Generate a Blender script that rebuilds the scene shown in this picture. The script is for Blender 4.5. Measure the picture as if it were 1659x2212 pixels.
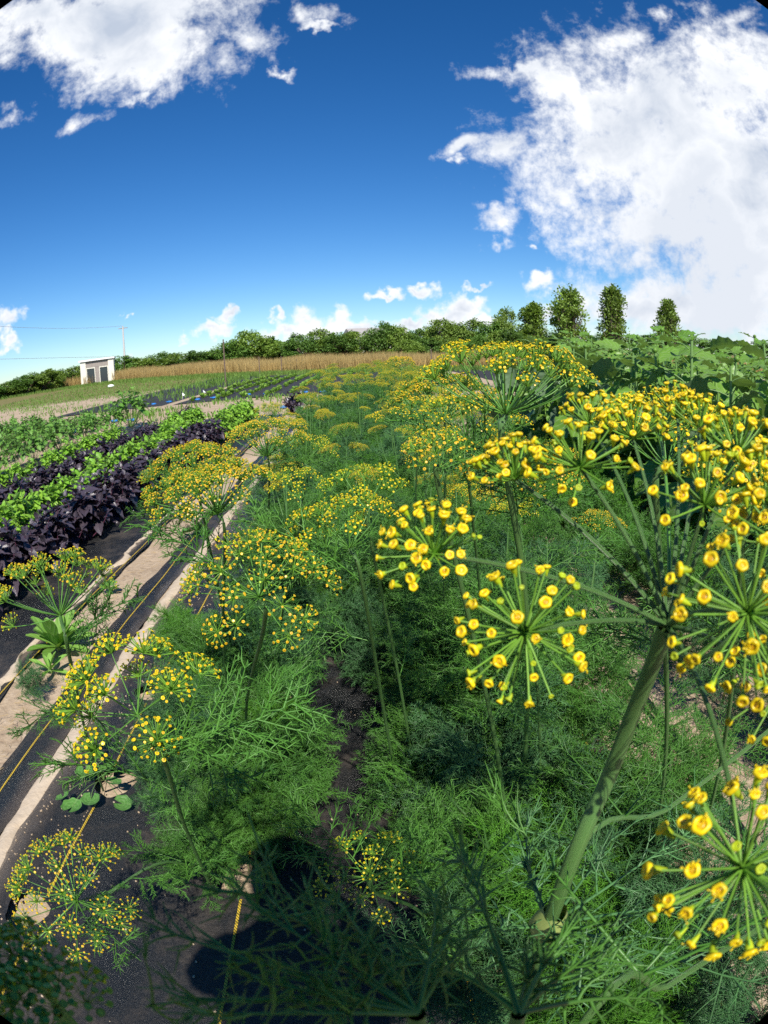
import bpy, math, random
import numpy as np
from mathutils import Vector, Matrix, Euler
rad = math.radians
C = bpy.context.scene.collection
for o in list(bpy.data.objects): bpy.data.objects.remove(o)

# ------------------------------------------------------------------ camera
H = 1.2
F, CX, CY = 1350.0, 829.5, 1106.0
PITCH, ROLL, AZ = rad(14.80), rad(-2.599), rad(-1.637)

def cam_to_world(v):
    x, y, f = v
    c, s = math.cos(ROLL), math.sin(ROLL)
    R, U = x*c - y*s, x*s + y*c
    cp, sp = math.cos(PITCH), math.sin(PITCH)
    fw, up = f*cp + U*sp, -f*sp + U*cp
    ca, sa = math.cos(AZ), math.sin(AZ)
    return np.array([R*ca - fw*sa, R*sa + fw*ca, up])

def D(px, py):
    x, y = px - CX, CY - py
    r = math.hypot(x, y) + 1e-9
    th = 2*math.asin(min(1, r/(2*F)))
    return cam_to_world((x*math.sin(th)/r, y*math.sin(th)/r, math.cos(th)))

def PT(px, py, dist):
    return D(px, py)*dist + np.array([0, 0, H])

def G(px, py, z=0.0):
    v = D(px, py)
    return np.array([0, 0, H]) + v*((H - z)/-v[2])

cam = bpy.data.cameras.new('camera')
camo = bpy.data.objects.new('camera', cam); C.objects.link(camo)
cam.type = 'PANO'
try: cam.panorama_type = 'FISHEYE_EQUISOLID'
except Exception: pass
cc = getattr(cam, 'cycles', None)
for holder in (cam, cc):
    if holder is None: continue
    for k, v in (('panorama_type', 'FISHEYE_EQUISOLID'), ('fisheye_lens', 10.0), ('fisheye_fov', 2*2*math.asin(1366/(2*F)))):
        try: setattr(holder, k, v)
        except Exception: pass
cam.sensor_fit = 'VERTICAL'
cam.sensor_height = 10.0*2212/F
cam.sensor_width = 10.0*1659/F
cam.clip_start = 0.01; cam.clip_end = 6000
cam.dof.use_dof = True; cam.dof.focus_distance = 0.7; cam.dof.aperture_fstop = 70
r_, u_, f_ = cam_to_world((1, 0, 0)), cam_to_world((0, 1, 0)), cam_to_world((0, 0, 1))
camo.matrix_world = Matrix(((r_[0], u_[0], -f_[0], 0), (r_[1], u_[1], -f_[1], 0), (r_[2], u_[2], -f_[2], H), (0, 0, 0, 1)))
bpy.context.scene.camera = camo
sc = bpy.context.scene
sc.view_settings.view_transform = 'Standard'; sc.view_settings.look = 'None'
sc.view_settings.exposure = 0.45; sc.view_settings.gamma = 1.0
sc.render.engine = 'CYCLES'
sc.cycles.use_denoising = False
sc.cycles.max_bounces = 6; sc.cycles.transparent_max_bounces = 8
sc.cycles.diffuse_bounces = 3; sc.cycles.glossy_bounces = 2; sc.cycles.transmission_bounces = 4
sc.cycles.caustics_reflective = False; sc.cycles.caustics_refractive = False

# ------------------------------------------------------------------ sun
SUN_EL, SH_AZ = rad(47), rad(-10)         # shadows point SH_AZ east of the rows
to_sun = Vector((-math.sin(SH_AZ)*math.cos(SUN_EL), -math.cos(SH_AZ)*math.cos(SUN_EL), math.sin(SUN_EL)))
sl = bpy.data.lights.new('sun', 'SUN'); sl.energy = 4.8; sl.angle = rad(0.53); sl.color = (1.0, 0.95, 0.86)
so = bpy.data.objects.new('sun', sl); C.objects.link(so)
so.rotation_euler = to_sun.to_track_quat('Z', 'Y').to_euler(); so.location = (0, 0, 50)

# ------------------------------------------------------------------ sky with clouds
W = bpy.data.worlds.new('World'); sc.world = W; W.use_nodes = True
wn, wl = W.node_tree.nodes, W.node_tree.links
wn.clear()
wo = wn.new('ShaderNodeOutputWorld'); bg = wn.new('ShaderNodeBackground'); bg.inputs[1].default_value = 0.08
wl.new(bg.outputs[0], wo.inputs[0])
sky = wn.new('ShaderNodeTexSky'); sky.sky_type = 'NISHITA'; sky.sun_disc = False
sky.sun_elevation = SUN_EL; sky.sun_rotation = math.atan2(to_sun.x, to_sun.y)
sky.air_density = 1.0; sky.dust_density = 0.0; sky.ozone_density = 3.0; sky.altitude = 800
W.cycles.sampling_method = 'NONE'
tc = wn.new('ShaderNodeTexCoord')
def wmath(op, a, b=None, c=None, clamp=False):
    n = wn.new('ShaderNodeMath'); n.operation = op; n.use_clamp = clamp
    for i, v in enumerate((a, b, c)):
        if v is None: continue
        if isinstance(v, (int, float)): n.inputs[i].default_value = v
        else: wl.new(v, n.inputs[i])
    return n.outputs[0]
def wnoise(scale, detail, rough, vec, dist=0.0):
    n = wn.new('ShaderNodeTexNoise'); n.inputs['Scale'].default_value = scale; n.inputs['Detail'].default_value = detail
    n.inputs['Roughness'].default_value = rough; n.inputs['Distortion'].default_value = dist
    wl.new(vec, n.inputs['Vector']); return n.outputs['Fac']
DIR = tc.outputs['Generated']
# px, py, half width, half height (in 1659-wide picture units of angle), tilt deg, weight, softness class
CL = [
 (240, 45, 265, 105, 4, 1.0), (70, 25, 170, 80, 0, .9), (300, 120, 170, 80, 0, .95), (530, 75, 95, 60, 5, 0.42), (605, 160, 42, 20, -20, .38),
 (170, 258, 85, 26, 5, .38), (30, 245, 60, 40, 0, .45), (310, 212, 60, 22, 10, .4), (690, 30, 90, 30, 0, .3), (690, 55, 60, 18, 0, .36),
 (1510, 330, 290, 235, 0, 1.0), (1350, 300, 215, 150, 0, 1.0), (1600, 420, 260, 300, 0, 1.0), (1140, 150, 70, 40, 20, .6), (1050, 140, 75, 22, -5, .42), (1190, 190, 90, 80, 0, .8),
 (1020, 305, 75, 26, 12, .62), (1085, 320, 80, 45, 10, .8), (985, 345, 25, 22, 0, .42), (1075, 465, 65, 50, 0, .5), (1080, 535, 55, 26, 0, .4), (1155, 530, 22, 14, 0, .4), (1330, 90, 110, 60, 25, .55),
 (1580, 180, 190, 130, 25, .8), (1430, 30, 50, 40, 60, .45), (1600, 40, 100, 30, 40, .5), (1420, 490, 210, 100, 0, .9), (1500, 650, 260, 62, 0, 1.0), (1400, 660, 220, 60, 0, .9), (1240, 650, 70, 40, 0, .7), (1640, 690, 120, 60, 0, .9),
 (1172, 608, 38, 24, 0, .85), (1035, 619, 34, 9, 0, .5), (912, 632, 28, 15, 0, .9), (833, 638, 38, 13, 0, .75),
 (1000, 668, 42, 26, 0, .95), (960, 690, 60, 25, 0, .95), (890, 700, 45, 14, 0, .9), (1040, 695, 70, 20, 0, .8), (660, 692, 38, 28, 0, .95), (620, 715, 55, 20, 0, .95), (735, 695, 30, 30, 0, .85), (760, 712, 60, 18, 0, .8), (690, 716, 50, 18, 0, .9), (600, 683, 13, 13, 0, .7), (810, 695, 60, 14, 0, .5),
 (463, 711, 33, 20, 0, 1.0), (487, 680, 27, 14, 0, .6), (395, 728, 28, 13, 0, .5), (273, 684, 14, 9, 0, .5), (15, 680, 32, 22, 0, .75), (18, 740, 22, 20, 0, .75), (0, 765, 22, 14, 0, .6), (8, 712, 30, 36, 0, .35), (284, 772, 20, 12, 0, .5),
 (1180, 680, 26, 40, 0, .6)]
warp = wn.new('ShaderNodeTexNoise'); warp.inputs['Scale'].default_value = 7; warp.inputs['Detail'].default_value = 2
wl.new(DIR, warp.inputs['Vector'])
wsub = wn.new('ShaderNodeVectorMath'); wsub.operation = 'SUBTRACT'; wl.new(warp.outputs['Color'], wsub.inputs[0]); wsub.inputs[1].default_value = (.5, .5, .5)
wsc = wn.new('ShaderNodeVectorMath'); wsc.operation = 'SCALE'; wl.new(wsub.outputs[0], wsc.inputs[0]); wsc.inputs['Scale'].default_value = 0.10
wadd = wn.new('ShaderNodeVectorMath'); wadd.operation = 'ADD'; wl.new(DIR, wadd.inputs[0]); wl.new(wsc.outputs[0], wadd.inputs[1])
wsmall = wn.new('ShaderNodeVectorMath'); wsmall.operation = 'SCALE'; 
warp2 = wn.new('ShaderNodeTexNoise'); warp2.inputs['Scale'].default_value = 42; warp2.inputs['Detail'].default_value = 3; wl.new(DIR, warp2.inputs['Vector'])
wsub2 = wn.new('ShaderNodeVectorMath'); wsub2.operation = 'SUBTRACT'; wl.new(warp2.outputs['Color'], wsub2.inputs[0]); wsub2.inputs[1].default_value = (.5, .5, .5)
wl.new(wsub2.outputs[0], wsmall.inputs[0]); wsmall.inputs['Scale'].default_value = 0.055
wadd2 = wn.new('ShaderNodeVectorMath'); wadd2.operation = 'ADD'; wl.new(DIR, wadd2.inputs[0]); wl.new(wsmall.outputs[0], wadd2.inputs[1])
dens = None; rel = None
for px, py, hw, hh, tilt, wt in CL:
    c = Vector(D(px, py)); e1 = Vector((c.y, -c.x, 0)).normalized(); e2 = c.cross(e1).normalized()
    if e2.z < 0: e2 = -e2
    t = rad(tilt); a1 = e1*math.cos(t) + e2*math.sin(t); a2 = -e1*math.sin(t) + e2*math.cos(t)
    M = Matrix((a1, a2, a1.cross(a2))).transposed()
    mp = wn.new('ShaderNodeMapping'); mp.vector_type = 'TEXTURE'
    mp.inputs['Location'].default_value = c; mp.inputs['Rotation'].default_value = M.to_euler('XYZ')
    mp.inputs['Scale'].default_value = (hw/F, hh/F, max(hw, hh)/F*1.5)
    wl.new((wadd if hw > 70 else wadd2).outputs[0], mp.inputs['Vector'])
    ln = wn.new('ShaderNodeVectorMath'); ln.operation = 'LENGTH'; wl.new(mp.outputs[0], ln.inputs[0])
    v = wmath('MULTIPLY_ADD', ln.outputs['Value'], -1.0*wt if False else -1.0, (0.55 + wt*0.6) + (0.36 if hw < 65 and wt > .55 else 0) + (.24 if hw > 150 and px > 1000 else .16 if hw > 150 else 0))
    dens = v if dens is None else wmath('SMOOTH_MAX', dens, v, 0.12)
fb = wnoise(9, 6, 0.62, wadd.outputs[0], 0.3)
fb2 = wnoise(40, 4, 0.65, DIR)
nz = wmath('MULTIPLY_ADD', fb, 2.2, -1.1)
nz2 = wmath('MULTIPLY_ADD', fb2, 1.3, -0.62)
dd = wmath('ADD', wmath('ADD', dens, nz), nz2)
mask = wmath('MULTIPLY', wmath('SMOOTHSTEP', 0, 0, 0) if False else dd, 1.0)
mr = wn.new('ShaderNodeMapRange'); mr.interpolation_type = 'SMOOTHSTEP'; wl.new(dd, mr.inputs['Value'])
mr.inputs['From Min'].default_value = 0.0; mr.inputs['From Max'].default_value = 0.95
# cloud shading: thick parts and undersides grey, tops white
sx = wn.new('ShaderNodeSeparateXYZ'); wl.new(DIR, sx.inputs[0])
sh = wnoise(8.0, 5, 0.6, wadd.outputs[0])
mr2 = wn.new('ShaderNodeMapRange'); wl.new(wmath('ADD', wmath('MULTIPLY_ADD', dens, 0.45, 0.0), wmath('MULTIPLY', sh, 2.2)), mr2.inputs['Value'])
mr2.inputs['From Min'].default_value = 1.35; mr2.inputs['From Max'].default_value = 2.15
lowg = wn.new('ShaderNodeVectorMath'); lowg.operation = 'DISTANCE'; wl.new(DIR, lowg.inputs[0]); lowg.inputs[1].default_value = D(1530, 575)
gr = wn.new('ShaderNodeMapRange'); wl.new(wmath('ADD', lowg.outputs['Value'], wmath('MULTIPLY_ADD', sh, .5, -.25)), gr.inputs['Value']); gr.inputs['From Min'].default_value = .20; gr.inputs['From Max'].default_value = .06; gr.inputs['To Max'].default_value = .5
shade = wmath('MAXIMUM', mr2.outputs[0], gr.outputs[0])
cr = wn.new('ShaderNodeMix'); cr.data_type = 'RGBA'; wl.new(shade, cr.inputs['Factor'])
cr.inputs['A'].default_value = (9.6, 9.8, 10.1, 1); cr.inputs['B'].default_value = (5.0, 5.7, 6.9, 1)
mx = wn.new('ShaderNodeMix'); mx.data_type = 'RGBA'
wl.new(mr.outputs[0], mx.inputs['Factor']); 
hs = wn.new('ShaderNodeHueSaturation'); hs.inputs['Saturation'].default_value = 1.32; hs.inputs['Value'].default_value = 1.0
wl.new(sky.outputs[0], hs.inputs['Color'])
tint = wn.new('ShaderNodeMix'); tint.data_type = 'RGBA'; tint.blend_type = 'MULTIPLY'; tint.inputs['Factor'].default_value = 1; wl.new(hs.outputs[0], tint.inputs['A']); tint.inputs['B'].default_value = (.80, .95, 1.12, 1)
wl.new(tint.outputs['Result'], mx.inputs['A']); wl.new(cr.outputs['Result'], mx.inputs['B']); wl.new(mx.outputs['Result'], bg.inputs[0])
# ------------------------------------------------------------------ mesh helpers
rng = np.random.default_rng(7)
ORD = ('first second third fourth fifth sixth seventh eighth ninth tenth eleventh twelfth thirteenth fourteenth fifteenth sixteenth '
       'seventeenth eighteenth nineteenth twentieth').split() + ['twenty-' + w for w in 'first second third fourth fifth sixth seventh eighth ninth'.split()] + ['thirtieth'] + ['thirty-' + w for w in 'first second third fourth fifth sixth seventh eighth ninth'.split()] + ['fortieth']

def mk(name, parts, mats, parent=None, smooth=True):
    """parts: list of (V, Faces, material index[, UV per vertex]); one mesh object"""
    parts = [p for p in parts if p is not None and len(p[0])]
    V = np.concatenate([p[0] for p in parts]).astype(np.float32)
    me = bpy.data.meshes.new(name)
    idx, starts, tot, mi = [], [], [], []
    off, ls = 0, 0
    for p in parts:
        fl = p[1] if isinstance(p[1], list) else [p[1]]
        for f in fl:
            f = np.asarray(f)
            if not len(f): continue
            k = f.shape[1]
            idx.append((f + off).ravel()); n = len(f)
            starts.append(ls + np.arange(n)*k); tot.append(np.full(n, k)); mi.append(np.full(n, p[2])); ls += n*k
        off += len(p[0])
    idx = np.concatenate(idx).astype(np.int32); starts = np.concatenate(starts).astype(np.int32)
    me.vertices.add(len(V)); me.vertices.foreach_set('co', V.ravel())
    me.loops.add(len(idx)); me.loops.foreach_set('vertex_index', idx)
    me.polygons.add(len(starts)); me.polygons.foreach_set('loop_start', starts)
    me.polygons.foreach_set('material_index', np.concatenate(mi).astype(np.int32))
    me.polygons.foreach_set('use_smooth', np.full(len(starts), smooth))
    if any(len(p) > 3 and p[3] is not None for p in parts):
        uv = np.concatenate([p[3] if len(p) > 3 and p[3] is not None else np.zeros((len(p[0]), 2)) for p in parts])
        lay = me.uv_layers.new(name='UVMap'); lay.data.foreach_set('uv', uv[idx].astype(np.float32).ravel())
    me.update(calc_edges=True); me.validate()
    for m in mats: me.materials.append(m)
    ob = bpy.data.objects.new(name, me); C.objects.link(ob)
    if parent is not None: ob.parent = parent
    return ob

def tag(o, label=None, cat=None, group=None, kind=None):
    if label: o['label'] = label
    if cat: o['category'] = cat
    if group: o['group'] = group
    if kind: o['kind'] = kind
    return o

def thing(name, loc, label, cat, group=None, rz=0.0):
    o = bpy.data.objects.new(name, None); C.objects.link(o); o.empty_display_size = .05
    o.location = loc; o.rotation_euler = (0, 0, rz)
    return tag(o, label, cat, group)

def dup(root, loc, rz, label, scale=1.0, tilt=(0, 0)):
    def cp(o, par):
        c = o.copy(); C.objects.link(c)
        if par is not None: c.parent = par
        for ch in kids.get(o.name, []): cp(ch, c)
        return c
    kids = {}
    for ch in root.children_recursive: kids.setdefault(ch.parent.name, []).append(ch)
    r = cp(root, None); r.location = loc; r.rotation_euler = (tilt[0], tilt[1], rz); r.scale = (scale,)*3; r['label'] = label
    return r

def nrm(a): return a/np.maximum(np.linalg.norm(a, axis=-1, keepdims=True), 1e-9)

def tubes(P, R, s=5, cap=False):
    """P (N,K,3) paths, R (N,K) radii -> V, quads"""
    P = np.asarray(P, float); R = np.asarray(R, float)
    if P.ndim == 2: P = P[None]; R = R[None]
    N, K, _ = P.shape
    T = nrm(np.gradient(P, axis=1))
    ax = T.mean(1); ref = np.where(np.abs(ax[:, 2:3]) > .8, np.array([[1., 0, 0]]), np.array([[0, 0, 1.]]))[:, None, :]
    A = nrm(np.cross(T, np.broadcast_to(ref, T.shape))); B = np.cross(T, A)
    an = np.arange(s)*2*np.pi/s
    V = P[:, :, None, :] + R[:, :, None, None]*(np.cos(an)[:, None]*A[:, :, None, :] + np.sin(an)[:, None]*B[:, :, None, :])
    V = V.reshape(-1, 3)
    k, j = np.meshgrid(np.arange(K-1), np.arange(s), indexing='ij')
    q = np.stack([k*s + j, k*s + (j+1) % s, (k+1)*s + (j+1) % s, (k+1)*s + j], -1).reshape(-1, 4)
    Fq = (q[None] + (np.arange(N)*K*s)[:, None, None]).reshape(-1, 4)
    return V, Fq

def inst(TV, TF, M, T, TUV=None):
    """instance template: M (N,3,3) columns = axes, T (N,3)"""
    N = len(T); n = len(TV)
    V = np.einsum('nij,vj->nvi', M, TV) + T[:, None, :]
    fl = TF if isinstance(TF, list) else [TF]
    out = [(f[None] + (np.arange(N)*n)[:, None, None]).reshape(-1, f.shape[1]) for f in map(np.asarray, fl)]
    return (V.reshape(-1, 3), out) if TUV is None else (V.reshape(-1, 3), out, np.tile(TUV, (N, 1)))

def frame(Z, spin=None):
    """matrices whose 3rd column is Z"""
    Z = nrm(Z); ref = np.where(np.abs(Z[:, 2:3]) > .9, np.array([[1., 0, 0]]), np.array([[0, 0, 1.]]))
    X = nrm(np.cross(ref, Z)); Y = np.cross(Z, X)
    if spin is not None:
        c, s = np.cos(spin)[:, None], np.sin(spin)[:, None]
        X, Y = X*c + Y*s, Y*c - X*s
    return np.stack([X, Y, Z], -1)

def xframe(X, up):
    """matrices whose 1st column is X (leaf direction) and 3rd near up (leaf normal)"""
    X = nrm(X); Y = nrm(np.cross(up, X)); Z = np.cross(X, Y)
    return np.stack([X, Y, Z], -1)

def bez(p0, p1, p2, K):
    p0, p1, p2 = [np.asarray(p, float) for p in (p0, p1, p2)]
    t = np.linspace(0, 1, K)
    t = t.reshape((1, K, 1)) if p0.ndim == 2 else t.reshape((K, 1))
    if p0.ndim == 2: p0, p1, p2 = p0[:, None], p1[:, None], p2[:, None]
    return (1-t)**2*p0 + 2*t*(1-t)*p1 + t*t*p2

def lathe(prof, s, lobes=0, amp=0.0, lob_from=0):
    an = np.arange(s)*2*np.pi/s; V = []
    for i, (r, z) in enumerate(prof):
        rr = r*(1 + (amp*np.cos(lobes*an) if i >= lob_from else 0))
        V.append(np.stack([rr*np.cos(an), rr*np.sin(an), np.full(s, z)], -1))
    V = np.concatenate(V); Fq = []
    for i in range(len(prof)-1):
        for j in range(s): Fq.append((i*s+j, i*s+(j+1) % s, (i+1)*s+(j+1) % s, (i+1)*s+j))
    return V, np.array(Fq)

# ------------------------------------------------------------------ materials
def nodes(name):
    m = bpy.data.materials.new(name); m.use_nodes = True
    nt = m.node_tree; b = nt.nodes['Principled BSDF']
    return m, nt, nt.nodes, nt.links, b
def mth(nt, op, a, b=None, c=None):
    n = nt.nodes.new('ShaderNodeMath'); n.operation = op
    for i, v in enumerate((a, b, c)):
        if v is None: continue
        if isinstance(v, (int, float)): n.inputs[i].default_value = v
        else: nt.links.new(v, n.inputs[i])
    return n.outputs[0]
def noise(nt, scale, detail=3, rough=.55, vec=None, out='Fac'):
    n = nt.nodes.new('ShaderNodeTexNoise'); n.inputs['Scale'].default_value = scale; n.inputs['Detail'].default_value = detail
    n.inputs['Roughness'].default_value = rough
    if vec is None:
        t = nt.nodes.new('ShaderNodeTexCoord'); vec = t.outputs['Object']
    nt.links.new(vec, n.inputs['Vector']); return n.outputs[out]
def ramp(nt, fac, stops):
    n = nt.nodes.new('ShaderNodeValToRGB'); e = n.color_ramp.elements
    while len(e) < len(stops): e.new(.5)
    for el, (p, c) in zip(e, stops): el.position = p; el.color = (*c, 1)
    nt.links.new(fac, n.inputs[0]); return n.outputs[0]
def mixc(nt, fac, a, b, blend='MIX'):
    n = nt.nodes.new('ShaderNodeMix'); n.data_type = 'RGBA'; n.blend_type = blend
    for k, v in (('Factor', fac), ('A', a), ('B', b)):
        if isinstance(v, (int, float)): n.inputs[k].default_value = v
        elif isinstance(v, tuple): n.inputs[k].default_value = (*v, 1)
        else: nt.links.new(v, n.inputs[k])
    return n.outputs['Result']
def bump(nt, b, h, dist, strength=1.0):
    n = nt.nodes.new('ShaderNodeBump'); n.inputs['Distance'].default_value = dist; n.inputs['Strength'].default_value = strength
    nt.links.new(h, n.inputs['Height']); nt.links.new(n.outputs[0], b.inputs['Normal'])

def leafmat(name, c1, c2, scale=4.0, trans=.35, rough=.5, spec=.4, tcol=None, obj_var=.25, coord='Object'):
    """leafy green: two tones by noise, per-object variation, light through the blade"""
    m, nt, N, L, b = nodes(name)
    t = N.new('ShaderNodeTexCoord'); g = N.new('ShaderNodeNewGeometry')
    col = mixc(nt, noise(nt, scale, 2, .6, t.outputs[coord]), c1, c2)
    oi = N.new('ShaderNodeObjectInfo'); ri = g.outputs['Random Per Island']
    v = mth(nt, 'ADD', mth(nt, 'MULTIPLY_ADD', oi.outputs['Random'], obj_var, 1 - obj_var/2), mth(nt, 'MULTIPLY_ADD', ri, .5, -.25))
    hs = N.new('ShaderNodeHueSaturation'); L.new(col, hs.inputs['Color']); L.new(v, hs.inputs['Value'])
    L.new(hs.outputs[0], b.inputs['Base Color']); b.inputs['Roughness'].default_value = rough
    b.inputs['Specular IOR Level'].default_value = spec
    if trans > 0:
        tr = N.new('ShaderNodeBsdfTranslucent'); mxs = N.new('ShaderNodeMixShader'); mxs.inputs[0].default_value = trans
        k = mixc(nt, 1.0, hs.outputs[0], tcol or (1.0, 1.0, .45), 'MULTIPLY')
        L.new(k, tr.inputs[0]); L.new(b.outputs[0], mxs.inputs[1]); L.new(tr.outputs[0], mxs.inputs[2])
        L.new(mxs.outputs[0], N['Material Output'].inputs[0])
    return m

def veinleaf(name, base, base2, vein, trans=.3, rough=.4, spec=.5, side=7, under=None, vw=.06, tcol=(1, 1, .5), obj_var=.2, bumpd=.0015):
    """broad leaf with veins drawn from its UV (u along the leaf, v across)"""
    m, nt, N, L, b = nodes(name)
    uv = N.new('ShaderNodeUVMap'); s = N.new('ShaderNodeSeparateXYZ'); L.new(uv.outputs[0], s.inputs[0])
    av = mth(nt, 'ABSOLUTE', mth(nt, 'SUBTRACT', s.outputs[1], .5))
    mid = mth(nt, 'LESS_THAN', av, vw*.35)
    ph = mth(nt, 'FRACT', mth(nt, 'MULTIPLY', mth(nt, 'SUBTRACT', s.outputs[0], mth(nt, 'MULTIPLY', av, .75)), side))
    tri = mth(nt, 'ABSOLUTE', mth(nt, 'SUBTRACT', ph, .5))
    sv = mth(nt, 'LESS_THAN', tri, vw*1.6)
    ve = mth(nt, 'MAXIMUM', mid, sv)
    oi = N.new('ShaderNodeObjectInfo'); g = N.new('ShaderNodeNewGeometry')
    col = mixc(nt, g.outputs['Random Per Island'], base, base2)
    col = mixc(nt, mth(nt, 'MULTIPLY', ve, .6), col, vein)
    if under is not None: col = mixc(nt, g.outputs['Backfacing'], col, under)
    hs = N.new('ShaderNodeHueSaturation'); L.new(col, hs.inputs['Color'])
    L.new(mth(nt, 'MULTIPLY_ADD', oi.outputs['Random'], obj_var, 1 - obj_var/2), hs.inputs['Value'])
    L.new(hs.outputs[0], b.inputs['Base Color']); b.inputs['Roughness'].default_value = rough; b.inputs['Specular IOR Level'].default_value = spec
    bump(nt, b, mth(nt, 'ADD', mth(nt, 'MULTIPLY', tri, 1.2), mth(nt, 'MULTIPLY', mid, -.4)), bumpd, .8)
    if trans > 0:
        tr = N.new('ShaderNodeBsdfTranslucent'); mxs = N.new('ShaderNodeMixShader'); mxs.inputs[0].default_value = trans
        L.new(mixc(nt, 1.0, hs.outputs[0], tcol, 'MULTIPLY'), tr.inputs[0])
        L.new(b.outputs[0], mxs.inputs[1]); L.new(tr.outputs[0], mxs.inputs[2]); L.new(mxs.outputs[0], N['Material Output'].inputs[0])
    return m

def plain(name, c, rough=.6, spec=.4, c2=None, scale=6, bd=0, bs=40, metal=0):
    m, nt, N, L, b = nodes(name)
    if c2: L.new(mixc(nt, noise(nt, scale, 4), c, c2), b.inputs['Base Color'])
    else: b.inputs['Base Color'].default_value = (*c, 1)
    b.inputs['Roughness'].default_value = rough; b.inputs['Specular IOR Level'].default_value = spec; b.inputs['Metallic'].default_value = metal
    if bd: bump(nt, b, noise(nt, bs, 4), bd)
    return m

M_dill = leafmat('dill_green', (.048, .168, .028), (.115, .275, .034), 6, .20, .38, .45)
M_dill_b = leafmat('dill_blue_green', (.056, .162, .060), (.092, .225, .062), 6, .18, .38, .45)
M_dill_y = leafmat('dill_fresh_green', (.08, .27, .025), (.14, .36, .03), 6, .30, .4, .4)
M_ray = leafmat('umbel_ray_green', (.07, .20, .03), (.12, .28, .04), 20, 0, .42, .5, obj_var=.1)
M_ped = leafmat('pedicel_green', (.11, .26, .03), (.17, .33, .03), 20, 0, .45, .4, obj_var=.1)
def stemmat():
    m, nt, N, L, b = nodes('dill_stem')
    uv = N.new('ShaderNodeUVMap'); s = N.new('ShaderNodeSeparateXYZ'); L.new(uv.outputs[0], s.inputs[0])
    st = mth(nt, 'SINE', mth(nt, 'MULTIPLY', s.outputs[1], 2*math.pi*22))
    f = mth(nt, 'MULTIPLY_ADD', st, .5, .5)
    nz = noise(nt, 25, 3)
    col = mixc(nt, f, (.030, .11, .020), (.15, .29, .085))
    col = mixc(nt, mth(nt, 'MULTIPLY', nz, .35), col, (.11, .22, .045))
    L.new(col, b.inputs['Base Color']); b.inputs['Roughness'].default_value = .4; b.inputs['Specular IOR Level'].default_value = .5
    bump(nt, b, f, .0004, .7)
    return m
M_stem = stemmat()
def petmat(name, c1, c2, tr=.15, rough=.35):
    return leafmat(name, c1, c2, 90, tr, rough, .5, (1, .8, .2), .15)
M_pet = petmat('petal_yellow', (.86, .60, .004), (.80, .66, .008))
M_petg = petmat('petal_greenish', (.70, .62, .01), (.5, .55, .015))
M_peto = petmat('petal_old_gold', (.66, .46, .014), (.76, .56, .014))
M_disc = petmat('floret_disc', (.66, .38, .008), (.52, .27, .008), 0)
M_disco = petmat('floret_disc_brown', (.56, .28, .01), (.44, .20, .01), 0)
M_ovary = leafmat('ovary_green', (.30, .42, .01), (.42, .48, .012), 60, .1, .45, .4, obj_var=.1)
# ------------------------------------------------------------------ dill parts
def fl_tpl(detail):
    """one floret along +Z, unit radius 1: ovary, inrolled petals, disc"""
    if detail == 2:
        s = 20
        ov = lathe([(.16, -2.3), (.30, -1.9), (.52, -1.2), (.62, -.6), (.66, -.25)], s)
        pe = lathe([(.60, -.30), (.95, -.26), (1.12, -.02), (1.06, .30), (.84, .46), (.60, .38), (.46, .12)], s, 5, .055, 1)
        di = lathe([(.46, .12), (.36, .20), (.20, .26), (.02, .16)], s)
        return [(ov, 0), (pe, 1), (di, 2)]
    if detail == 1:
        s = 8
        ov = lathe([(.2, -1.6), (.55, -.6), (.6, -.2)], s)
        pe = lathe([(.55, -.2), (1.05, .0), (.95, .3), (.6, .15)], s)
        di = lathe([(.6, .15), (.03, .18)], s)
        return [(ov, 0), (pe, 1), (di, 2)]
    s = 5
    pe = lathe([(.25, -.9), (1.05, .0), (.5, .25)], s); di = lathe([(.5, .25), (.02, .2)], s)
    return [(pe, 1), (di, 2)]
TPL = {k: fl_tpl(k) for k in (0, 1, 2)}

def florets(pos, dirs, r, detail, r_):
    """returns mesh parts for florets at pos facing dirs"""
    out = []
    if not len(pos): return out
    M = frame(dirs, r_.uniform(0, 6.28, len(pos)))*(np.asarray(r)[:, None, None])
    bud = r_.random(len(pos)) < (.14 if detail == 2 else .08)      # unopened, greener florets
    for (tv, tf), mi in TPL[detail]:
        for sel, sc_, m2 in ((~bud, 1.0, mi), (bud, .68, 0)):
            if sel.any(): v, f = inst(tv, tf, M[sel]*sc_, pos[sel]); out.append((v, f, m2))
    if detail == 2:                                                  # open florets with stamens and curled petal tips
        op = np.where((~bud) & (r_.random(len(pos)) < .45))[0]
        ra = np.asarray(r)*np.ones(len(pos))
        for i in op:
            A = frame(np.asarray(dirs[i])[None])[0]; n = int(r_.integers(2, 6)); a = r_.uniform(0, 6.28, n)
            q = np.stack([np.cos(a)*r_.uniform(.8, 1.5, n), np.sin(a)*r_.uniform(.8, 1.5, n), r_.uniform(.3, .95, n)], -1)*ra[i]
            p0 = np.repeat(np.array([[0, 0, .2]])*ra[i], n, 0); e = q @ A.T + pos[i]; b0 = p0 @ A.T + pos[i]
            out.append((*tubes(np.stack([b0, (b0 + e)/2 + dirs[i]*ra[i]*.25, e], 1), np.full((n, 3), .00009), 4), 1))
            an_ = lathe([(.02, -.2), (.2, 0), (.02, .2)], 6); v, f = inst(an_[0], an_[1], frame(r_.normal(0, 1, (n, 3)))*ra[i], e); out.append((v, f, 1))
    return out

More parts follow.
